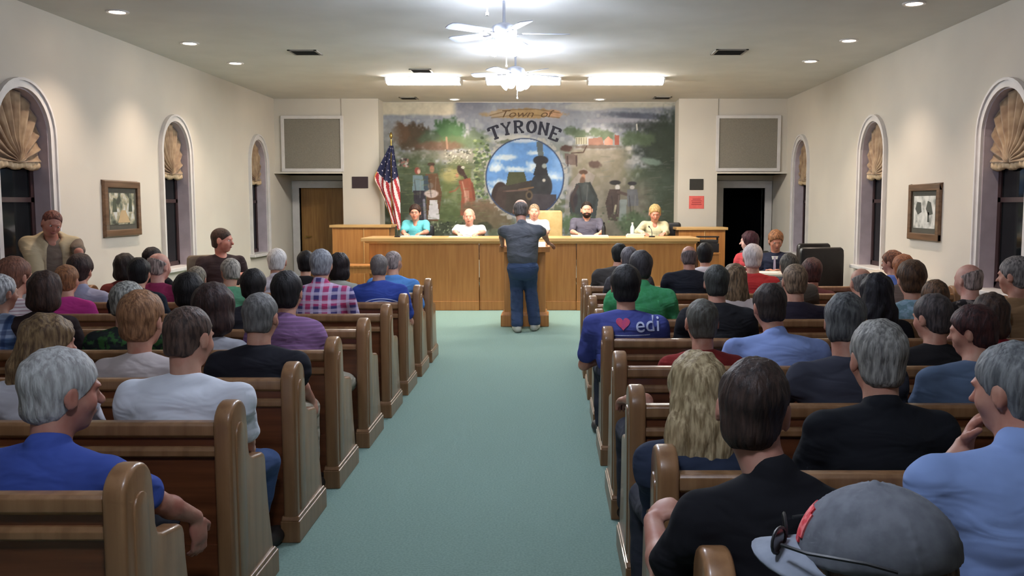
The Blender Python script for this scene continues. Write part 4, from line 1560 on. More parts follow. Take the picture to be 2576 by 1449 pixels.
def head_shapes(fd, hc, R, s):
    def P(x, y, z):
        return hc + R @ (Vector((x, y, z)) * s)
    def r(a, b, c):
        return (a * s, b * s, c * s)
    fd.ell(P(0, -.012, .025), r(.077, .097, .088), R, .03)
    fd.ell(P(0, .022, -.040), r(.060, .068, .076), R, .03)
    fd.ell(P(0, .052, -.090), r(.028, .026, .022), R, .02)
    for k in (-1, 1):
        fd.ell(P(k * .040, .055, -.030), r(.024, .024, .026), R, .02)
        fd.ell(P(k * .031, .094, .000), r(.015, .011, .009), R, .008, True)
        fd.ell(P(k * .079, -.002, -.012), r(.010, .020, .033), R, .008)
        fd.ell(P(k * .087, .006, -.010), r(.004, .010, .018), R, .004, True)
    fd.cap(P(0, .082, .006), P(0, .107, -.030), .008 * s, .0125 * s, .012)
    fd.ell(P(0, .084, .018), r(.046, .012, .010), R, .015)
    fd.ell(P(0, .084, -.056), r(.023, .011, .006), R, .006)
    fd.ell(P(0, .082, -.066), r(.019, .011, .006), R, .006)


HAIR_EXT = {'long': .42, 'bob': .2, 'full': .05}


def hair_mesh(style, hc, R, s, v, th, seed):
    ext = HAIR_EXT.get(style, .03)
    lo = hc + Vector((-.16, -.19, -.16 - ext)) * s
    hi = hc + Vector((.16, .16, .17)) * s
    fd = Field(lo, hi, v)

    def P(x, y, z):
        return hc + R @ (Vector((x, y, z)) * s)

    def r(a, b, c):
        return (a * s, b * s, c * s)
    if style in ('short', 'buzz', 'thin', 'ring'):
        fd.ell(P(0, -.014, .027), r(.080 + th, .100 + th, .091 + th), R, .01)
        fd.ell(P(0, -.040, -.045), r(.064 + th * .8, .060 + th, .055), R, .03)
    elif style == 'full':
        fd.ell(P(0, -.014, .030), r(.082 + th, .102 + th, .093 + th), R, .01)
        fd.ell(P(0, -.042, -.048), r(.064 + th * .8, .060 + th, .054), R, .03)
    elif style == 'bob':
        fd.ell(P(0, -.016, .022), r(.088 + th, .104 + th, .098 + th), R, .01)
        fd.ell(P(0, -.035, -.075), r(.092 + th, .082 + th, .080), R, .04)
    elif style == 'long':
        fd.ell(P(0, -.016, .024), r(.086 + th, .104 + th, .096 + th), R, .01)
        fd.ell(P(0, -.045, -.090), r(.090 + th, .070 + th, .100), R, .05)
        down = Vector((0, 0, -1))
        b = P(0, -.070, -.090)
        fd.ell(b + Vector((0, -.012, -.09)) * s, (.116 * s, .052 * s, .150 * s), None, .05)
        for k in range(7):
            a_ = (k - 3) / 3.0
            p = b + Vector((.088 * a_, -.03 + .02 * abs(a_), -.13)) * s
            q = p + Vector((.014 * math.sin(k * 2.9), -.008, -.055)) * s
            fd.cap(p, q, .030 * s, .024 * s, .012)
            fd.cap(q, q + Vector((-.018 * math.sin(k * 2.9), .012 * math.cos(k * 3.7), -.07 - .03 * math.sin(k * 1.7))) * s, .024 * s, .008 * s, .010)
    if style in ('full', 'bob', 'long'):
        amp = .0028 if style == 'full' else .0062 if style == 'long' else .0045
        fd.ripple(amp, 80 if style == 'long' else 95, 60, 34 if style == 'long' else 26, seed)
        fd.ripple(.0015, 190, 160, 60, seed + 1)
    elif style in ('short', 'thin'):
        fd.ripple(.0024, 110, 90, 60, seed)
    # keep the face free
    n = R @ Vector((0, .75, -.66))
    c = .030 if style not in ('bob', 'long') else .060
    if style == 'thin':
        c = .012
    if style != 'ring':
        fd.plane(n, n.dot(hc) + c * s)
    if style in ('bob', 'long'):
        fd.ell(P(0, .085, -.030), r(.060, .070, .095), R, .01, True)
    else:
        low = R @ Vector((0, -.25, -.97))
        fd.plane(low, low.dot(hc) + (.092 if style != 'full' else .104) * s)
        for k in (-1, 1):
            fd.ell(P(k * .092, .006, -.016), r(.024, .026, .036), R, .006, True)
    if style == 'ring':
        up = R @ Vector((0, .38, .92))
        fd.plane(up, up.dot(hc) + .030 * s)
        n2 = R @ Vector((0, 1, 0))
        fd.plane(n2, n2.dot(hc) + .005 * s)
    return fd.mesh('hair')


shoe_cache = {}


def shoe_mesh(rgb):
    if rgb not in shoe_cache:
        fd = Field((-.07, -.12, -.01), (.07, .22, .13), .008)
        fd.ell((0, .09, .035), (.047, .10, .040), None, .03)
        fd.ell((0, -.04, .045), (.040, .055, .048), None, .03)
        fd.cap((0, -.03, .04), (0, -.035, .10), .042, .042, .02)
        fd.plane((0, 0, -1), -.002)
        me = fd.mesh('shoe')
        me.transform(Matrix.Scale(1.12, 4))
        me.materials.append(mat('shoe_%d_%d_%d' % rgb, rgb, .5))
        shoe_cache[rgb] = me
    return shoe_cache[rgb]


EYE_W = mat('eye_white', (226, 222, 216), .3)
EYE_D = mat('eye_iris', (50, 38, 30), .2)
LIP = mat('lips', (160, 96, 88), .5)
eye_cache = {}


def eye_mesh():
    if not eye_cache:
        eye_cache['w'] = MB().lathe([(0, -.0115)] + [(.0115 * math.cos(a), .0115 * math.sin(a)) for a in (-.9, -.45, 0, .45, .9)] + [(0, .0115)], 14).mesh('eyeball', EYE_W, 0, True)
        eye_cache['i'] = MB().lathe([(0, 0), (.0055, 0), (.0048, .0016), (0, .0022)], 14).mesh('iris', EYE_D, 0, True)
    return eye_cache


PEOPLE = []
STATS = {'n': 0, 'faces': 0}


def person(label, x=None, top=None, w=None, D=None, shirt=((60, 60, 70),), hair=('short', (60, 45, 35)), skin=(196, 150, 128), yaw=0.0,
           head=(0, 0, 0), hoff=(0, 0), bw=1.0, sleeves='short', pants=(52, 54, 66), shoes=(40, 34, 32), group=None, seat=.43, face=False,
           elbows=None, wrists=None, hands=None, knees=None, ankles=None, stand=False, collar=False, th=None, v=None, hips=None, neckline=None, floor=0.0, lean=0.0, hs=None, extra=None, legs=True, hunch=.0, hipz=None, neck=.150):
    """A person: the body is one continuous surface; hair, shirt, trousers and shoes are its parts. (x, top) head top in the photo, D metres ahead."""
    P0 = at(x, top, D)
    hs = hs or max(.92, min(1.16, (w * D / F) / .190))
    yr = math.radians(yaw)
    Rz = Matrix.Rotation(yr, 3, 'Z')
    Ri = Rz.transposed()
    T = P0.z - floor
    hoffx, hoffy = hoff
    root_xy = Vector((P0.x, D, 0)) - (Rz @ Vector((hoffx, hoffy + (.05 if not stand else .03), 0)))
    root = Vector((root_xy.x, root_xy.y, floor))

    def L(p):
        return Ri @ (Vector(p) - root)
    if v is None:
        v = .0075 if D < 3.2 else .010 if D < 5.5 else .0135 if D < 9 else .016
    Rh = rotm(*head)
    th = th if th is not None else {'short': .006, 'buzz': -.001, 'thin': .001, 'ring': .003, 'full': .009, 'bob': .010, 'long': .010}[hair[0]]
    hc = Vector((hoffx, hoffy + .05, T - .115 * hs - th * .6))
    nb = Vector((hoffx * .55, .0 + hoffy * .5, hc.z - neck * hs))
    zs = nb.z - .072 + hunch
    lx = lean
    if stand:
        pelvis = Vector((-lx, -.02, hipz or .90))
    else:
        pelvis = Vector((-lx, -.03, seat + .12))
    sh = {k: Vector((nb.x + k * .178 * bw, nb.y - .01, zs)) for k in (-1, 1)}
    chest = (nb + pelvis) * .5
    up = nb.z - pelvis.z
    kn, an, hp = {}, {}, {}
    for k in (-1, 1):
        hp[k] = pelvis + Vector((k * .085, .02, -.02 if not stand else -.05))
        if stand:
            kn[k] = Vector((pelvis.x * .6 + k * .10, .02, .50))
            an[k] = Vector((k * .12, -.02, .09))
        else:
            kn[k] = Vector((pelvis.x + k * .12, .43, seat + .055))
            an[k] = Vector((pelvis.x + k * .12, .44, .09))
    for src, dst in ((knees, kn), (ankles, an)):
        if src:
            for k, p in src.items():
                dst[k] = L(p)
    el, wr = {}, {}
    for k in (-1, 1):
        el[k] = sh[k] + Vector((k * .055, .07, -.285))
        wr[k] = Vector((pelvis.x + k * .075, .25, (seat + .20) if not stand else .80))
    for src, dst in ((elbows, el), (wrists, wr)):
        if src:
            for k, p in src.items():
                dst[k] = L(p)
    for k in (-1, 1):                                  # keep upper arm and forearm at human lengths
        for a, b, n_, fixed in ((sh[k], el[k], .29, elbows and k in elbows), (el[k], wr[k], .25, wrists and k in wrists)):
            d = b - a
            if d.length > 1e-3 and not fixed:
                newb = a + d.normalized() * n_
                if b is el[k]:
                    el[k] = newb
                else:
                    wr[k] = newb
    # ---- body
    allp = list(sh.values()) + list(el.values()) + list(wr.values()) + list(kn.values()) + list(an.values()) + [pelvis, hc]
    lo = [min(p[i] for p in allp) for i in range(3)]
    hi = [max(p[i] for p in allp) for i in range(3)]
    lo = [lo[0] - .15, lo[1] - .16, .0]
    hi = [hi[0] + .15, hi[1] + .20, hc.z + .14 * hs]
    if hands:
        lo = [a - .1 for a in lo]
        hi = [a + .1 for a in hi]
    fd = Field(lo, hi, v)
    head_shapes(fd, hc, Rh, hs)
    fd.cap(hc + Rh @ Vector((0, -.022, -.05)) * hs, nb + Vector((0, .0, -.02)), .053 * hs, .056 * min(bw, 1.06), .03)
    fd.cap(nb + Vector((0, .01, -.07)), pelvis + Vector((0, .01, 0)), .068 * bw, .085 * bw, .03)
    for k in (-1, 1):
        fd.cap(nb + Vector((0, .01, -.06)), sh[k], .036, .036, .02)
        fd.cap(sh[k], el[k], .040, .036, .02)
        fd.cap(el[k], el[k] * .65 + wr[k] * .35, .036, .038, .015)
        fd.cap(el[k] * .65 + wr[k] * .35, wr[k], .038, .025, .015)
        if legs:
            fd.cap(hp[k], kn[k], .068, .045, .02)
            fd.cap(kn[k], an[k], .045, .034, .02)
            fd.cap(an[k], an[k] + Vector((0, .03, -.04)), .03, .03, .01)
        hd = (hands or {}).get(k)
        if hd:
            dr, nn, cu = hd
            hand(fd, wr[k], Ri @ Vector(dr), Ri @ Vector(nn), 1.0, cu, k < 0)
        else:
            dr = (wr[k] - el[k]).normalized() + Vector((-k * .4, 0, -.1))
            hand(fd, wr[k], dr, Vector((0, -.1, 1)), 1.0, .45, k < 0)
    me = fd.mesh('person_body')
    o = bpy.data.objects.new('person', me)
    me.materials.append(skin_mat(skin))
    o.location = root
    o.rotation_euler = (0, 0, yr)
    COL.objects.link(o)
    tag(o, label, 'person', group)
    STATS['faces'] += len(me.polygons)
    # ---- hair
    if hair[0] != 'none':
        hm = hair_mesh(hair[0], hc, Rh, hs, v * .8, th, len(PEOPLE) * 1.7)
        hm.materials.append(hair_mat(hair[1], hair[2] if len(hair) > 2 else None))
        link('hair', hm, None, o)
        STATS['faces'] += len(hm.polygons)
    # ---- shirt
    blo = [min(p[i] for p in list(sh.values()) + list(el.values()) + list(wr.values()) + [pelvis]) for i in range(3)]
    bhi = [max(p[i] for p in list(sh.values()) + list(el.values()) + list(wr.values()) + [pelvis]) for i in range(3)]
    hem = pelvis.z - (.03 if not stand else .06)
    fs = Field([blo[0] - .12, min(blo[1], pelvis.y) - .20, hem - .1], [bhi[0] + .12, bhi[1] + .22, nb.z + .06], v)
    Rt = Vector((0, 0, 1)).rotation_difference((nb - pelvis).normalized()).to_matrix()
    sw = 1.0 * bw
    fs.ell(pelvis + (nb - pelvis) * .66, (.172 * sw, .118 * bw, up * .36), Rt, .03)
    fs.ell(pelvis + (nb - pelvis) * .20, (.158 * bw, .132 * bw, up * .42), Rt, .06)
    fs.ell(pelvis + (nb - pelvis) * .45, (.158 * bw, .120 * bw, up * .35), Rt, .05)
    for k in (-1, 1):
        fs.cap(nb + Vector((k * .03, -.012, -.030)), sh[k] + Vector((-k * .02, 0, .008)), .042, .050, .045)
        fs.cap(nb + Vector((k * .04, -.03, -.10)), sh[k] + Vector((0, -.01, -.04)), .06, .06, .04)
        e = el[k] if sleeves != 'short' else sh[k] + (el[k] - sh[k]) * .72
        if sleeves != 'none':
            fs.cap(sh[k], e, .056, .054 if sleeves != 'short' else .061, .03)
            d_ = (el[k] - sh[k]).normalized()
            if sleeves == 'long':
                w_ = el[k] + (wr[k] - el[k]) * .93
                fs.cap(el[k], w_, .054, .042, .02)
    nw = min(bw, 1.08)
    fs.ell(nb + Vector((0, -.004, -.012)), (.066 * nw, .068 * nw, .030), None, .025)
    if collar:
        fs.cap(nb + Vector((0, -.010, -.02)), nb + Vector((0, -.006, .002)), .064 * nw, .061 * nw, .005)
    if neckline:                     # open v or scoop at the front
        fs.ell(nb + Vector((0, .11, -.02)), (.05, .07, .07), None, .01, True)
    fs.ripple(.0045, 9, 11, 34, len(PEOPLE))
    fs.ripple(.0025, 22, 17, 60, len(PEOPLE) * 2.0)
    fs.plane((0, 0, -1), -hem)
    sm = fs.mesh('shirt')
    sm.materials.append(fabric(shirt[0], *(shirt[1:] if len(shirt) > 1 else ('plain',))))
    so = link('shirt', sm, None, o)
    STATS['faces'] += len(sm.polygons)
    # ---- trousers
    if legs:
        vt = max(v, .012)
        tp = [pelvis] + list(kn.values()) + list(an.values())
        ft = Field([min(p[0] for p in tp) - .14, min(p[1] for p in tp) - .17, .03], [max(p[0] for p in tp) + .14, max(p[1] for p in tp) + .14, pelvis.z + .12], vt)
        ft.ell(pelvis + Vector((0, 0, -.02 if not stand else -.06)), (.155 * bw, .125 * bw, .115 if not stand else .15), None, .04)
        for k in (-1, 1):
            ft.cap(hp[k], kn[k], .088 * bw ** .5 + (.01 if stand else 0), .064 + (.02 if stand else 0), .03)
            ft.cap(kn[k], an[k] + Vector((0, 0, .02)), .064 + (.018 if stand else 0), .054 + (.022 if stand else 0), .02)
        ft.ripple(.003, 30, 20, 40, len(PEOPLE))
        ft.plane((0, 0, -1), -.075)
        tm = ft.mesh('trousers')
        tm.materials.append(fabric(pants))
        link('trousers', tm, None, o)
        STATS['faces'] += len(tm.polygons)
        for k in (-1, 1):
            s_ = link('shoe', shoe_mesh(tuple(shoes)), None, o, Vector((an[k].x, an[k].y + .03, 0)))
            s_.rotation_euler = (0, 0, -k * .15)
    if face:
        ec = eye_mesh()
        for k in (-1, 1):
            p = hc + Rh @ (Vector((k * .031, .0755, .0)) * hs)
            e_ = link('eye', ec['w'], None, o, p)
            e_.rotation_euler = Rh.to_euler()
            i_ = link('iris', ec['i'], None, e_, (0, .0102, 0))
            i_.rotation_euler = (-math.pi / 2, 0, 0)
        lm = Field((-.05, -.03, -.03), (.05, .03, .03), .003)
        lm.ell((0, 0, .003), (.024, .008, .005), None, .003)
        lm.ell((0, -.001, -.005), (.019, .008, .005), None, .003)
        lme = lm.mesh('lips')
        lme.materials.append(LIP)
        lo_ = link('lips', lme, None, o, hc + Rh @ (Vector((0, .091, -.061)) * hs))
        lo_.rotation_euler = Rh.to_euler()
    info = dict(o=o, shirt=so, hc=hc, Rh=Rh, hs=hs, nb=nb, sh=sh, root=root, Rz=Rz, L=L, el=el, wr=wr, pelvis=pelvis)
    PEOPLE.append(info)
    return info


def on_back(info, me, m, name, x, z, size=1.0, lift=.006):
    """Lay flat lettering (in its own XY plane) on the back of a shirt: x, z in the figure's own frame."""
    sm = info['shirt'].data
    bvh = BVHTree.FromPolygons([v.co for v in sm.vertices], [tuple(p.vertices) for p in sm.polygons])
    zmin = min(v.co.z for v in me.vertices)
    for v in me.vertices:
        vx, vz = x + v.co.x * size, z + v.co.y * size
        hit = bvh.ray_cast(Vector((vx, -1.5, vz)), Vector((0, 1, 0)))
        y = hit[0].y if hit[0] is not None else 0.0
        v.co = Vector((vx, y - lift * (.3 if v.co.z <= zmin + 1e-5 else 1.0), vz))
    o = link(name, me, m, info['shirt'])
    return o
# ------------------------------------------------------------------ the people
GL, GR_ = 'people seated in the pews left of the aisle', 'people seated in the pews right of the aisle'
GREY, SILV, DKG, BRN, DBR, BLK, AUB, BLD = (150, 148, 146), (204, 202, 202), (92, 88, 84), (104, 74, 54), (52, 38, 32), (24, 21, 22), (140, 84, 54), (196, 176, 134)


def row(side, k):
    return (LEFT if side == 'l' else RIGHT)[k] + .33


def SL_(k, x, top, w, label, **kw):
    return person(label, x, top, w, kw.pop('D', row('l', k)), group=GL, **kw)


def SR_(k, x, top, w, label, **kw):
    return person(label, x, top, w, kw.pop('D', row('r', k + 1)), group=GR_, **kw)


# --- left of the aisle, nearest row first
SL_(0, 152, 880, 172, 'person with silver hair in a royal blue polo, nearest on the left', shirt=((54, 78, 170),), hair=('full', (186, 186, 184), (146, 143, 141)), th=.004,
    head=(-38, 6, 0), bw=1.14, collar=True, hoff=(.02, .02), yaw=-6,
    elbows={1: at(395, 1262, 2.92)}, wrists={1: at(492, 1300, 3.10)}, hands={1: ((.12, .08, -1), (.75, -.3, .25), .35)}, skin=(178, 128, 110))
SL_(1, 474, 772, 126, 'person with thinning brown hair in a white tee shirt, leaning on the pew arm', shirt=((232, 236, 248),), hair=('thin', (96, 74, 64)), head=(-22, 10, 0), bw=1.22,
    elbows={1: at(618, 1112, 3.72)}, wrists={1: at(618, 1160, 3.92)}, knees={1: at(668, 1165, 4.02)}, ankles={1: at(650, 1290, 4.05)}, pants=(60, 84, 134), D=3.66)
SL_(1, 122, 792, 98, 'person with long light brown hair and a white top, behind the silver haired man', shirt=((206, 204, 214),), hair=('long', (142, 116, 82), (84, 62, 44)), head=(-45, 8, 0), bw=.88,
    elbows={1: at(215, 1040, 3.8)}, sleeves='long')
SL_(2, 655, 737, 98, 'person with cropped grey hair in a black shirt, seated at the aisle', shirt=((34, 34, 42),), hair=('short', (120, 118, 116), (92, 90, 88)), th=.002, head=(-8, 5, 0), bw=1.12,
    elbows={1: at(748, 960, 4.72)}, wrists={1: at(782, 1005, 4.85)}, pants=(176, 164, 144), hands={1: ((.2, .3, -.9), (.8, -.2, .3), .5)})
SL_(2, 356, 735, 116, 'person with short reddish blonde hair in a beige blouse, third row left', shirt=((206, 192, 190),), hair=('full', (168, 122, 86), (112, 78, 54)), bw=.94, head=(-10, 4, 0), sleeves='long')
SL_(3, 537, 714, 112, 'person with thick dark brown bobbed hair, behind the white tee shirt', shirt=((168, 168, 176),), hair=('bob', (62, 42, 38), (36, 26, 26)), th=.016, bw=.9)
SL_(3, 722, 684, 84, 'person with dark hair in a purple striped shirt on the aisle', shirt=((126, 88, 132), 'stripe', (138, 102, 144)), hair=('full', (38, 34, 36)), th=.006, bw=1.02, head=(-5, 4, 0), sleeves='long', D=5.50, collar=True,
    knees={1: at(880, 962, 6.02)}, ankles={1: at(884, 1118, 6.05)}, pants=(186, 176, 154), shoes=(110, 92, 76), lean=-.12)
SL_(3, 322, 708, 84, 'person with short grey hair in a black shirt with green print', shirt=((40, 46, 46), 'blotch', (58, 96, 54)), hair=('short', (170, 168, 160)), head=(-20, 4, 0))
SL_(3, 0, 690, 74, 'person in a blue checked shirt cut by the left picture edge', shirt=((70, 96, 140), 'plaid', (168, 180, 204), (40, 54, 90)), hair=('short', SILV), head=(-25, 3, 0), bw=1.1)
SL_(4, 475, 688, 74, 'person with black hair in dark clothes, behind the thinning brown hair', shirt=((38, 34, 40),), hair=('full', BLK), bw=.95, th=.014)
SL_(4, 638, 678, 66, 'person with dark short hair, left of the purple striped shirt', shirt=((44, 42, 50),), hair=('full', (34, 30, 30)), th=.01)
SL_(4, 36, 648, 76, 'person with reddish brown hair in a white striped shirt, far left', shirt=((220, 206, 208), 'stripe', (178, 150, 156)), hair=('full', (138, 92, 72), (96, 62, 50)), head=(-20, 4, 0), bw=1.05)
SL_(3, 114, 682, 66, 'person with dark brown shoulder hair and dark top, beside the pink shirt', shirt=((56, 42, 44),), hair=('bob', (74, 52, 44)), bw=.88)
SL_(5, 168, 668, 58, 'person with light brown hair in a bright pink shirt', shirt=((204, 44, 140),), hair=('full', (160, 108, 72), (110, 74, 52)), bw=1.0, sleeves='long', hoff=(-.02, 0))
SL_(5, 808, 627, 62, 'person with silver grey hair in a red and blue plaid shirt', shirt=((74, 66, 130), 'plaid', (206, 70, 110), (214, 200, 226)), hair=('short', (158, 160, 166), (112, 112, 120)), bw=1.16, collar=True, sleeves='long', th=.008)
SL_(5, 350, 650, 50, 'person with black hair in a navy hooded top, left of the maroon shirt', shirt=((26, 34, 46),), hair=('full', BLK), bw=.9)
SL_(6, 200, 640, 62, 'person with dark hair in a lavender grey shirt by the left wall', shirt=((160, 160, 190),), hair=('full', (62, 44, 42)), collar=True, hoff=(-.07, 0), head=(0, 6, 8), bw=1.05)
SL_(6, 400, 636, 56, 'person with a balding head in a maroon shirt', shirt=((146, 34, 78),), hair=('ring', (176, 158, 150)), skin=(206, 160, 144), head=(-25, 6, 0))
SL_(6, 495, 670, 46, 'person with short sandy grey hair, low in front of the seated officer', shirt=((106, 104, 100),), hair=('short', (142, 132, 116)), seat=.40)
SL_(6, 578, 650, 50, 'person with white hair in a green shirt, head turned to the left', shirt=((90, 160, 118),), hair=('short', (196, 188, 176)), head=(40, 6, 0), D=7.7)
SL_(6, 854, 636, 42, 'person with dark brown bobbed hair, right of the plaid shirt', shirt=((164, 164, 150),), hair=('bob', (38, 28, 30)), bw=.85)
SL_(6, 954, 640, 50, 'person with cropped grey hair in a dark blue tee with a white back print', shirt=((46, 70, 164),), hair=('short', (126, 118, 114), (96, 90, 88)), th=.002, bw=1.12)
SL_(7, 315, 638, 50, 'person with dark curly hair by the left wall', shirt=((120, 48, 44),), hair=('bob', (44, 34, 30)), bw=.9, th=.012)
SL_(7, 383, 623, 48, 'person with black hair just above the balding head', shirt=((24, 24, 30),), hair=('full', (30, 20, 22)), bw=.82)
SL_(7, 697, 625, 52, 'person with white hair in a pale grey shirt, beneath the left doorway', shirt=((178, 176, 190),), hair=('short', (226, 222, 218), (190, 184, 180)), bw=1.05, collar=True)
SL_(7, 770, 632, 44, 'person with black hair, left of the silver grey head over the plaid shirt', shirt=((28, 26, 30),), hair=('full', (22, 18, 20)), bw=.82)
SL_(7, 990, 632, 42, 'person with short grey hair in a bright sky blue shirt at the aisle', shirt=((74, 136, 212),), hair=('short', (168, 152, 148)), th=.001, head=(-25, 6, 0), bw=1.1)

# --- right of the aisle, nearest row first
capman = SR_(-1, 2200, 1262, 300, 'person in a grey baseball cap at the bottom picture edge', shirt=((70, 72, 78),), hair=('short', (110, 92, 78)), head=(68, 4, 0), bw=1.05, D=1.42, hs=1.08, v=.0075)
bt = SR_(0, 1898, 905, 205, 'person with thick dark hair in a black tee, gripping the pew end ahead', shirt=((22, 22, 27),), hair=('full', (60, 44, 38), (34, 26, 24)), th=.001, bw=.96, D=2.14, hunch=-.02, head=(-14, 5, 4), hoff=(-.08, .02), yaw=-4, collar=True,
         elbows={-1: at(1676, 1462, 2.14)}, wrists={-1: at(1642, 1310, 2.38)}, hands={-1: ((.55, .6, .35), (-.5, -.35, .75), .85)}, skin=(188, 142, 124))
SR_(0, 2552, 866, 172, 'person with grey hair in a light blue polo, chin resting on hand', shirt=((126, 154, 212),), hair=('full', (124, 126, 126), (80, 82, 84)), th=.002, head=(38, 8, 0), bw=1.2, D=2.16, collar=True,
    elbows={-1: at(2405, 1190, 2.35)}, wrists={-1: at(2425, 1120, 2.37)}, hands={-1: ((.30, -.25, .9), (-.6, .5, .3), .7)}, skin=(186, 138, 118))
SR_(1, 2210, 808, 152, 'person with wavy grey hair in a black polo, second row right', shirt=((26, 28, 34),), hair=('full', (158, 156, 150), (98, 96, 94)), th=.003, bw=1.16, collar=True, head=(6, 4, 0), D=3.12)
SR_(1, 1752, 886, 150, 'person with long wavy blonde hair in a navy top', shirt=((44, 54, 78),), hair=('long', (196, 176, 138), (132, 112, 80)), th=.006, bw=.86, sleeves='long', D=3.02, head=(4, 4, 0), elbows={-1: at(1655, 1290, 3.05)})
SR_(2, 2130, 740, 116, 'person with greying dark hair in a charcoal suit, arm laid along the pew back', shirt=((58, 60, 74),), hair=('full', (104, 106, 106), (62, 62, 66)), th=.002, head=(-30, 12, 0), bw=1.14, sleeves='long', hoff=(.03, .04),
    elbows={-1: at(2015, 965, 4.05)}, wrists={-1: at(1965, 1010, 4.2)})
SR_(2, 2448, 770, 98, 'person with dark red brown hair and glasses in a blue grey vest', shirt=((84, 104, 134),), hair=('full', (74, 40, 38), (44, 26, 28)), head=(55, 8, 0), bw=1.12)
SR_(2, 1738, 905, 80, 'person in a pale blue shirt, mostly hidden by the long blonde hair', shirt=((176, 190, 236),), hair=('short', BRN), hs=.95, bw=.85, D=4.12, hoff=(.13, .05), wrists={-1: at(1580, 1005, 4.2)}, elbows={-1: at(1622, 1010, 4.1)})
r8 = SR_(3, 1766, 752, 96, 'person with a grey flecked fade haircut in a red shirt', shirt=((150, 40, 38),), hair=('short', (96, 96, 90), (72, 66, 60)), th=.000, bw=1.0, head=(4, 2, 0), D=4.78)
SR_(3, 1936, 716, 90, 'person with short dark hair in a light blue dress shirt', shirt=((138, 164, 232),), hair=('full', (58, 46, 42)), th=.004, bw=1.3, hoff=(-.05, .04), head=(8, 12, 0), collar=True, sleeves='long', D=4.95)
SR_(3, 2346, 742, 92, 'person with dark greying hair in a black shirt, right of the centre', shirt=((30, 28, 30),), hair=('full', (84, 74, 72), (50, 46, 48)), th=.004, bw=1.1, head=(30, 8, 0), D=4.85)
SR_(3, 2492, 738, 84, 'person with tousled dark brown hair in a red top', shirt=((150, 26, 36),), hair=('bob', (78, 56, 46), (46, 34, 30)), bw=.95, D=5.0)
edi = SR_(4, 1574, 668, 82, 'person with black hair in a blue tee lettered edi with a red heart', shirt=((64, 74, 154),), hair=('full', (34, 32, 34)), th=.008, bw=1.18, D=5.82, hoff=(-.0, 0))
SR_(4, 1802, 668, 70, 'person with dark greying hair in a black jacket over grey', shirt=((38, 38, 42),), hair=('full', (66, 68, 64), (44, 44, 42)), th=.006, bw=1.1, sleeves='long', D=5.86)
SR_(4, 2205, 688, 78, 'person with long black hair in the middle of the right pews', shirt=((30, 28, 34),), hair=('long', (28, 24, 32)), bw=.9, D=5.86)
SR_(4, 2352, 706, 64, 'person with light brown hair in a brown jacket, low by the right wall', shirt=((124, 84, 52),), hair=('full', (112, 80, 56)), seat=.40, D=5.9, sleeves='long')
SR_(4, 2436, 664, 64, 'person with a pink balding head and dark jacket by the right wall', shirt=((46, 42, 44), 'blotch', (126, 116, 112)), hair=('ring', (186, 164, 156)), skin=(214, 168, 150), head=(30, 6, 0), bw=1.1, sleeves='long', D=6.1)
SR_(5, 2556, 645, 78, 'person with short grey hair in a tan shirt at the right picture edge', shirt=((168, 128, 88),), hair=('short', (138, 130, 126)), head=(42, 4, 0), bw=1.3, D=6.3)
SR_(5, 1612, 632, 62, 'person with grey black hair in a bright green shirt', shirt=((60, 164, 96), 'blotch', (76, 158, 108)), hair=('full', (66, 62, 64), (44, 42, 44)), th=.012, bw=1.15, D=6.8, collar=True)
SR_(5, 1848, 664, 48, 'person with long light brown hair, beside the red shirted white haired head', shirt=((214, 196, 190),), hair=('long', (138, 112, 84)), bw=.85, D=6.9)
SR_(5, 2000, 664, 72, 'person with cropped sandy hair in a dark shirt', shirt=((38, 32, 46),), hair=('buzz', (152, 126, 102)), bw=1.1, D=6.7, th=.002)
SR_(5, 2293, 656, 72, 'person with brown bobbed hair in a pale teal patterned shirt', shirt=((118, 158, 172), 'blotch', (150, 178, 196)), hair=('full', (92, 64, 44)), th=.012, bw=1.0, D=6.7, sleeves='long')
SR_(5, 2166, 674, 58, 'person with a balding grey head, behind the long black hair', shirt=((190, 176, 166),), hair=('ring', (140, 132, 126)), D=6.8, head=(10, 4, 0))
SR_(6, 1985, 637, 52, 'person with grey brown hair before the big black office chair', shirt=((86, 78, 70),), hair=('short', (104, 96, 84)), D=7.7)
SR_(7, 2042, 650, 54, 'person with dark auburn hair in a maroon shirt', shirt=((96, 46, 48),), hair=('full', (86, 50, 46)), D=8.66)
SR_(6, 2272, 641, 54, 'person with short copper hair by the right wall', shirt=((120, 100, 90),), hair=('full', (168, 102, 62), (120, 72, 48)), D=7.7)
SR_(7, 2244, 631, 46, 'person with red brown hair in a blue shirt, farthest by the right wall', shirt=((76, 106, 190),), hair=('full', (136, 86, 62)), head=(50, 5, 0), D=8.7, face=True)
SR_(7, 1733, 618, 46, 'person with a balding grey head in a black suit', shirt=((28, 30, 40),), hair=('ring', (118, 104, 104)), skin=(180, 136, 118), bw=1.15, sleeves='long', D=8.7, head=(0, 2, 0))
SR_(7, 1893, 615, 54, 'person with white hair in a bright red shirt', shirt=((190, 40, 42),), hair=('full', (226, 214, 210), (192, 180, 176)), th=.006, bw=1.12, D=8.7)
SR_(7, 1583, 622, 46, 'person with grey curly hair, just left of the green shirt', shirt=((70, 68, 72),), hair=('full', (104, 98, 102), (72, 68, 72)), D=8.6, bw=.95)
SR_(8, 1773, 612, 44, 'person with black hair and a white collar in the front row', shirt=((214, 204, 206),), hair=('full', (24, 22, 24)), D=9.5, bw=.95)
SR_(8, 1558, 613, 42, 'person with black hair in a dark grey jacket in the front row', shirt=((66, 62, 60),), hair=('full', (26, 30, 28)), D=9.5, bw=1.15, sleeves='long', hoff=(.04, 0))

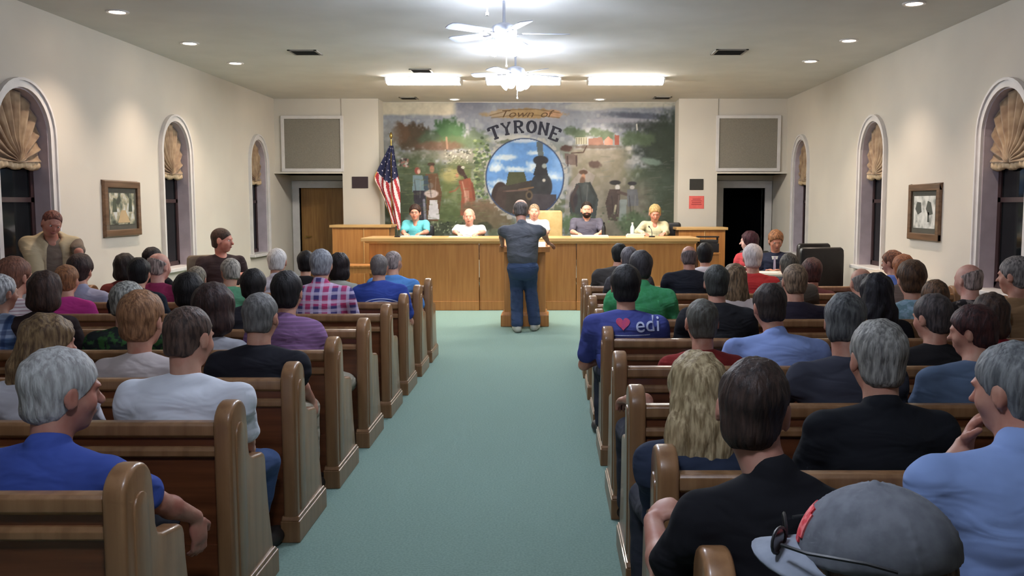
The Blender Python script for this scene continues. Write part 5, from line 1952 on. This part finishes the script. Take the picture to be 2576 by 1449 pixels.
# --- cap, strap and sunglasses of the man at the bottom edge
def cap_parts(info):
    hc, R, s, o = info['hc'], info['Rh'], info['hs'], info['o']
    M3 = Matrix.Translation(hc) @ R.to_4x4() @ Matrix.Scale(s, 4)
    CG = mat('grey_cap_cotton', (108, 111, 118), .9, (90, 93, 100), (30, 30, 30), 3, .4, .003)
    fd = Field((-.13, -.15, .02), (.13, .15, .17), .005)
    fd.ell((0, -.010, .040), (.093, .116, .104), None, .01)
    fd.plane((0, .0, -1), -.035)
    for k in range(6):                # stitched panel seams
        a_ = math.pi / 6 + math.pi * k / 3
        pts = [(.0935 * math.cos(a_) * math.cos(t), -.01 + .1165 * math.sin(a_) * math.cos(t), .04 + .1045 * math.sin(t)) for t in [math.pi / 2 * q / 8 for q in range(9)]]
        for p_, q_ in zip(pts, pts[1:]):
            fd.cap(p_, q_, .0022, .0022, .002)
    fd.ell((0, -.010, .145), (.009, .009, .006), None, .003)
    cm = fd.mesh('cap_crown')
    cm.transform(M3)
    cm.materials.append(CG)
    cap = link('baseball_cap', cm, None, o)
    vs, fs = [], []
    for j in range(9):
        for i in range(17):
            t = math.pi * (i / 16)
            u = j / 8
            xx = -math.cos(t) * (.086 + .004 * u)
            yy = .045 + math.sin(t) ** .8 * (.055 + .085 * u) - .01
            zz = .045 + .016 * math.sin(t) - .012 * u - .004 - .030 * (xx / .09) ** 2 * .6
            vs.append(M3 @ Vector((xx, yy, zz)))
    for j in range(8):
        for i in range(16):
            q = j * 17 + i
            fs.append((q, q + 1, q + 18, q + 17))
    me = bpy.data.meshes.new('brim')
    me.from_pydata(vs, [], fs)
    me.polygons.foreach_set('use_smooth', [True] * len(fs))
    b = link('brim', me, mat('grey_brim_cotton', (138, 144, 156), .9, (126, 132, 144), (30, 30, 30)), cap)
    b.modifiers.new('thickness', 'SOLIDIFY').thickness = .005
    # red emblem patch on the front
    vs, fs = [], []
    for j in range(7):
        for i in range(9):
            a_ = math.pi / 2 + (i - 4) * .10
            t = .18 + j * .09
            vs.append(M3 @ Vector((.096 * math.cos(a_) * math.cos(t), -.01 + .119 * math.sin(a_) * math.cos(t), .04 + .1065 * math.sin(t))))
    for j in range(6):
        for i in range(8):
            if (i, j) not in ((0, 5), (7, 5), (0, 0), (7, 0)):
                q = j * 9 + i
                fs.append((q, q + 1, q + 10, q + 9))
    me = bpy.data.meshes.new('front_emblem')
    me.from_pydata(vs, [], fs)
    e = link('front_emblem', me, mat('red_emblem_thread', (206, 44, 54), .8, (230, 120, 120), (60, 60, 60), 2, lo=.45, hi=.6), cap)
    e.modifiers.new('thickness', 'SOLIDIFY').thickness = .003
    # sunglasses pushed up over the brim
    g = MB()
    for k in (-1, 1):
        c = [M3 @ Vector((k * .034 + .028 * math.cos(t), .128 + .006 * math.cos(t) * k, .062 + .018 * math.sin(t))) for t in [2 * math.pi * q / 16 for q in range(17)]]
        g.tube(c, .0028, 6)
        g.tube([M3 @ Vector((k * .064, .120, .066)), M3 @ Vector((k * .092, .08, .066)), M3 @ Vector((k * .099, .0, .060)), M3 @ Vector((k * .096, -.04, .050))], .0032, 6)
    g.tube([M3 @ Vector((-.008, .130, .066)), M3 @ Vector((.008, .130, .066))], .0028, 6)
    sg = g.build('sunglasses', BLACK, o, 0, True)
    ln = MB()
    for k in (-1, 1):
        c = [M3 @ Vector((k * .034 + .027 * math.cos(t), .128 + .006 * math.cos(t) * k, .062 + .017 * math.sin(t))) for t in [2 * math.pi * q / 16 for q in range(16)]]
        ln.add(c + [p + R @ Vector((0, .002, 0)) for p in c], [tuple(range(16)), tuple(range(16, 32))[::-1]] + [(q, (q + 1) % 16, (q + 1) % 16 + 16, q + 16) for q in range(16)])
    ln.build('lens', mat('brown_lens', (46, 38, 32), .12, spec=.8), sg)


cap_parts(capman)

# --- lettering on the two printed tees
WP = mat('pale_shirt_print', (196, 204, 232), .8)
edi_x = lambda px: at(px, 820, 5.65).x - edi['root'].x
edi_z = lambda py: at(1600, py, 5.65).z
o = on_back(edi, text_mesh('edi', .135, .002, bold=.0), WP, 'back_lettering', edi_x(1630), edi_z(834), lift=.012)
hb = MB()
hp_ = []
for k in range(40):
    t_ = 2 * math.pi * k / 40
    hp_.append((.0030 * 16 * math.sin(t_) ** 3 * .9, .0030 * (13 * math.cos(t_) - 5 * math.cos(2 * t_) - 2 * math.cos(3 * t_) - math.cos(4 * t_)) * .85))
hb.prism(hp_, 0, .002, 'Z')
hm = hb.mesh('heart', mat('red_shirt_print', (196, 70, 96), .8, (170, 60, 110), (60, 60, 60)))
bmh = bmesh.new()
bmh.from_mesh(hm)
bmesh.ops.triangulate(bmh, faces=bmh.faces)
bmesh.ops.subdivide_edges(bmh, edges=bmh.edges, cuts=2)
bmh.to_mesh(hm)
bmh.free()
on_back(edi, hm, None, 'red_heart_print', edi_x(1567), edi_z(813), lift=.008)
ul = MB()
for k in range(30):
    ul.box(-.14 + k * .0085, -.14 + (k + .8) * .0085, -.003, .003, 0, .002)
on_back(edi, ul.mesh('underline', WP), None, 'print_underline', edi_x(1590), edi_z(842))
blue = [p for p in PEOPLE if 'white back print' in p['o']['label']][0]
ar = MB()
for k in range(24):
    for rr, ww in ((.10, .016), (.135, .012)):
        a0, a1 = math.pi * (.15 + .7 * k / 24), math.pi * (.15 + .7 * (k + 1) / 24)
        q = [(math.cos(a0) * (rr - ww) * 1.2, math.sin(a0) * (rr - ww) * .5), (math.cos(a1) * (rr - ww) * 1.2, math.sin(a1) * (rr - ww) * .5), (math.cos(a1) * rr * 1.2, math.sin(a1) * rr * .5), (math.cos(a0) * rr * 1.2, math.sin(a0) * rr * .5)]
        ar.prism(q, 0, .002, 'Z')
on_back(blue, ar.mesh('arc_print', WP), None, 'white_arc_print', at(962, 740, 7.8).x - blue['root'].x, at(962, 768, 7.8).z, lift=.008)

# --- man standing at the lectern
zl = ZLT + .06
person('person standing at the lectern in a dark grey polo, jeans and white sneakers', 1310, 502, 46, 11.62, shirt=((90, 92, 100),), hair=('ring', (120, 110, 106)), skin=(178, 136, 116), stand=True, bw=1.22, v=.011,
       head=(0, 14, 0), hoff=(-.03, .16), pants=(58, 76, 112), shoes=(214, 210, 200), collar=True, hipz=.86,
       elbows={-1: at(1262, 585, 11.62), 1: at(1366, 585, 11.66)}, wrists={-1: at(1264, 618, 11.86), 1: at(1380, 612, 11.88)},
       hands={-1: ((-.1, .6, -.2), (0, -.1, 1), .3), 1: ((.35, .5, -.2), (0, -.1, 1), .3)},
       knees={-1: at(1300, 720, 11.62), 1: at(1334, 720, 11.64)}, ankles={-1: on_z(1301, 818, .09), 1: on_z(1345, 814, .09)})

# --- council behind the desk
GC = 'council members behind the desk'


def council(label, px, top, w, **kw):
    kw.setdefault('Y', YC - .12)
    return person(label, px, top, w, kw.pop('Y'), yaw=180, group=GC, seat=.50, floor=DAIS, face=True, v=.010, neck=.132, hunch=.032, **kw)


def desk_arms(px, d, Y=YC - .12):
    """World targets of the two forearms resting on the desk."""
    e = {1: at(px - d, 588, Y - .12), -1: at(px + d, 588, Y - .12)}
    zt_ = ztop + .05
    for k in e:
        e[k].z = zt_ + .0
    w_ = {k: Vector((e[k].x * .75 + at(px, 588, Y).x * .25, Y - .36, zt_ - .01)) for k in e}
    return dict(elbows=e, wrists=w_)


council('councilwoman in a turquoise blouse with short dark hair and glasses', 1044, 514, 32, shirt=((96, 204, 212),), hair=('short', (74, 52, 44)), th=.01, bw=.95, neckline=True, skin=(222, 168, 146), **desk_arms(1044, 29))
council('councilman in a white shirt with a bald head', 1180, 524, 34, shirt=((232, 230, 236),), hair=('ring', (96, 82, 76)), skin=(226, 180, 158), bw=1.15, collar=True, **desk_arms(1180, 36))
council('person in a white shirt half-hidden behind the man at the lectern', 1344, 513, 32, shirt=((222, 228, 240),), hair=('buzz', (190, 160, 130)), skin=(230, 184, 160), bw=1.05, collar=True, Y=YC - .1, **desk_arms(1344, 32))
council('councilman with a dark beard and receding hair in a grey polo', 1476, 507, 34, shirt=((96, 92, 108),), hair=('thin', (52, 40, 36)), skin=(222, 176, 152), bw=1.2, collar=True, **desk_arms(1478, 38))
bi = PEOPLE[-1]
fb = Field(bi['hc'] + Vector((-.1, -.08, -.15)), bi['hc'] + Vector((.1, .14, .05)), .006)
fb.ell(bi['hc'] + Vector((0, .028, -.058)) * bi['hs'], (.060 * bi['hs'], .074 * bi['hs'], .062 * bi['hs']), None, .01)
fb.plane((0, -1, 0), -(bi['hc'].y + .012))
fb.plane((0, 0, 1), bi['hc'].z - .048)
fb.ell(bi['hc'] + Vector((0, .102, -.060)) * bi['hs'], (.027, .022, .012), None, .004, True)
bm_ = fb.mesh('beard')
bm_.materials.append(hair_mat((58, 42, 36)))
link('beard', bm_, None, bi['o'])
council('councilwoman with short blonde hair looking down, in pale yellow', 1648, 515, 40, shirt=((226, 214, 168),), hair=('full', (206, 178, 122), (160, 128, 82)), skin=(214, 160, 138), bw=1.0, neckline=True, sleeves='long', head=(0, 18, 0), th=.004,
        **desk_arms(1640, 36))
# glasses for the councilwoman in turquoise
gi = PEOPLE[-5]
g = MB()
for k in (-1, 1):
    g.tube([gi['hc'] + Vector((k * .031 + .02 * math.cos(t), .104, .014 * math.sin(t))) for t in [2 * math.pi * q / 14 for q in range(15)]], .0018, 6)
    g.tube([gi['hc'] + Vector((k * .052, .102, .003)), gi['hc'] + Vector((k * .082, .06, .003)), gi['hc'] + Vector((k * .085, -.0, .0))], .0018, 6)
g.tube([gi['hc'] + Vector((-.011, .106, .003)), gi['hc'] + Vector((.011, .106, .003))], .0018, 6)
g.build('glasses', DARK_METAL, gi['o'], 0, True)

# --- staff at the right, officer and standing man at the left
YS = 12.75
person('seated woman with dark red hair in a coral red top by the dark doorway', 1884, 582, 40, YS + .55, yaw=150, head=(-70, 4, 0), shirt=((214, 66, 72),), hair=('bob', (74, 34, 46)), skin=(238, 206, 196), bw=.92, face=True, group='staff seated at the right table', v=.012, seat=.50)
chair('office_chair', (PEOPLE[-1]['root'].x, PEOPLE[-1]['root'].y + .02, 0), math.radians(150), 'office chair under the woman in the coral red top', LEATHER_B, .50, .46, .36, group='staff chairs')
sm_ = person('seated man with ginger hair in a navy suit and pale tie', 1952, 580, 40, YS, yaw=160, head=(20, 20, 0), shirt=((40, 44, 66),), hair=('full', (170, 116, 78)), skin=(206, 148, 124), bw=1.1, sleeves='long', face=True, group='staff seated at the right table', v=.012, seat=.50)
nb = sm_['nb']
MB().prism([(-.045, -.01), (.045, -.01), (.0, -.20)], nb.y + .112, nb.y + .118, 'Y').build('shirt_front', PAPER, sm_['shirt'], loc=(0, 0, 0)).location = (nb.x, 0, nb.z - .03)
MB().prism([(-.012, -.0), (.012, .0), (.02, -.25), (0, -.28), (-.02, -.25)], nb.y + .125, nb.y + .131, 'Y').build('necktie', mat('pale_necktie', (188, 176, 196), .6), sm_['shirt'], loc=(nb.x, 0, nb.z - .045))
chair('office_chair', (PEOPLE[-1]['root'].x, PEOPLE[-1]['root'].y + .02, 0), math.radians(160), 'office chair under the man in the navy suit', LEATHER_B, .50, .46, .36, group='staff chairs')

of = person('seated officer in a dark brown uniform looking right by the left wall', 558, 574, 50, 10.3, yaw=-140, head=(48, 4, 0), shirt=((56, 42, 44),), hair=('buzz', (70, 48, 40)), skin=(198, 140, 124), bw=1.25, sleeves='short', collar=True, face=True,
            pants=(60, 48, 46), v=.011, seat=.50, wrists={-1: at(612, 690, 9.95)})
chair('guest_chair', (of['root'].x - .06, of['root'].y + .05, 0), math.radians(-140), 'taupe upholstered chair under the seated officer', TAUPE, .50, .50, .46, group=None)
# badge patch on the shoulder
pb = of['sh'][1] + Vector((.060, .02, -.07))
MB().prism([(-.03, -.035), (.03, -.035), (.034, .02), (0, .04), (-.034, .02)], 0, .004, 'X').build('shoulder_patch', mat('pale_patch', (150, 140, 130), .8), of['shirt'], loc=pb)

st = person('person standing against the left window in an open cream jacket, head bowed', 128, 530, 52, 8.2, yaw=-145, head=(10, 20, -14), hoff=(.02, .12), stand=True, shirt=((126, 110, 96),), hair=('thin', (128, 76, 66)), skin=(190, 140, 122), bw=1.12, face=True, hunch=.03,
            hipz=.86, v=.011, elbows={-1: at(198, 634, 8.25), 1: at(90, 668, 8.05)}, wrists={-1: at(206, 700, 8.2), 1: at(110, 730, 7.9)}, pants=(70, 66, 62))
# open cream jacket, one arm through its sleeve
fv = Field(st['pelvis'] + Vector((-.40, -.32, -.14)), st['nb'] + Vector((.44, .34, .08)), .011)
nb, pl = st['nb'], st['pelvis']
fv.ell(pl + (nb - pl) * .62, (.205, .150, .25), None, .03)
fv.ell(pl + (nb - pl) * .2, (.200, .170, .30), None, .05)
for k in (-1, 1):
    fv.cap(nb + Vector((k * .045, -.01, -.03)), st['sh'][k] + Vector((-k * .02, 0, .005)), .052, .064, .045)
fv.cap(st['sh'][1], st['el'][1], .074, .068, .03)
fv.cap(st['el'][1], st['el'][1] * .5 + st['wr'][1] * .5, .064, .056, .02)
fv.ripple(.006, 14, 12, 24, 3)
fv.ell(nb + Vector((.0, .20, -.25)), (.080, .17, .46), None, .02, True)
fv.ell(nb + Vector((.0, .06, .02)), (.070, .09, .06), None, .02, True)
fv.plane((0, 0, -1), -(pl.z - .08))
vm = fv.mesh('jacket')
vm.materials.append(fabric((196, 176, 138)))
link('open_jacket', vm, None, st['o'])
print('people', len(PEOPLE), 'faces', STATS['faces'])
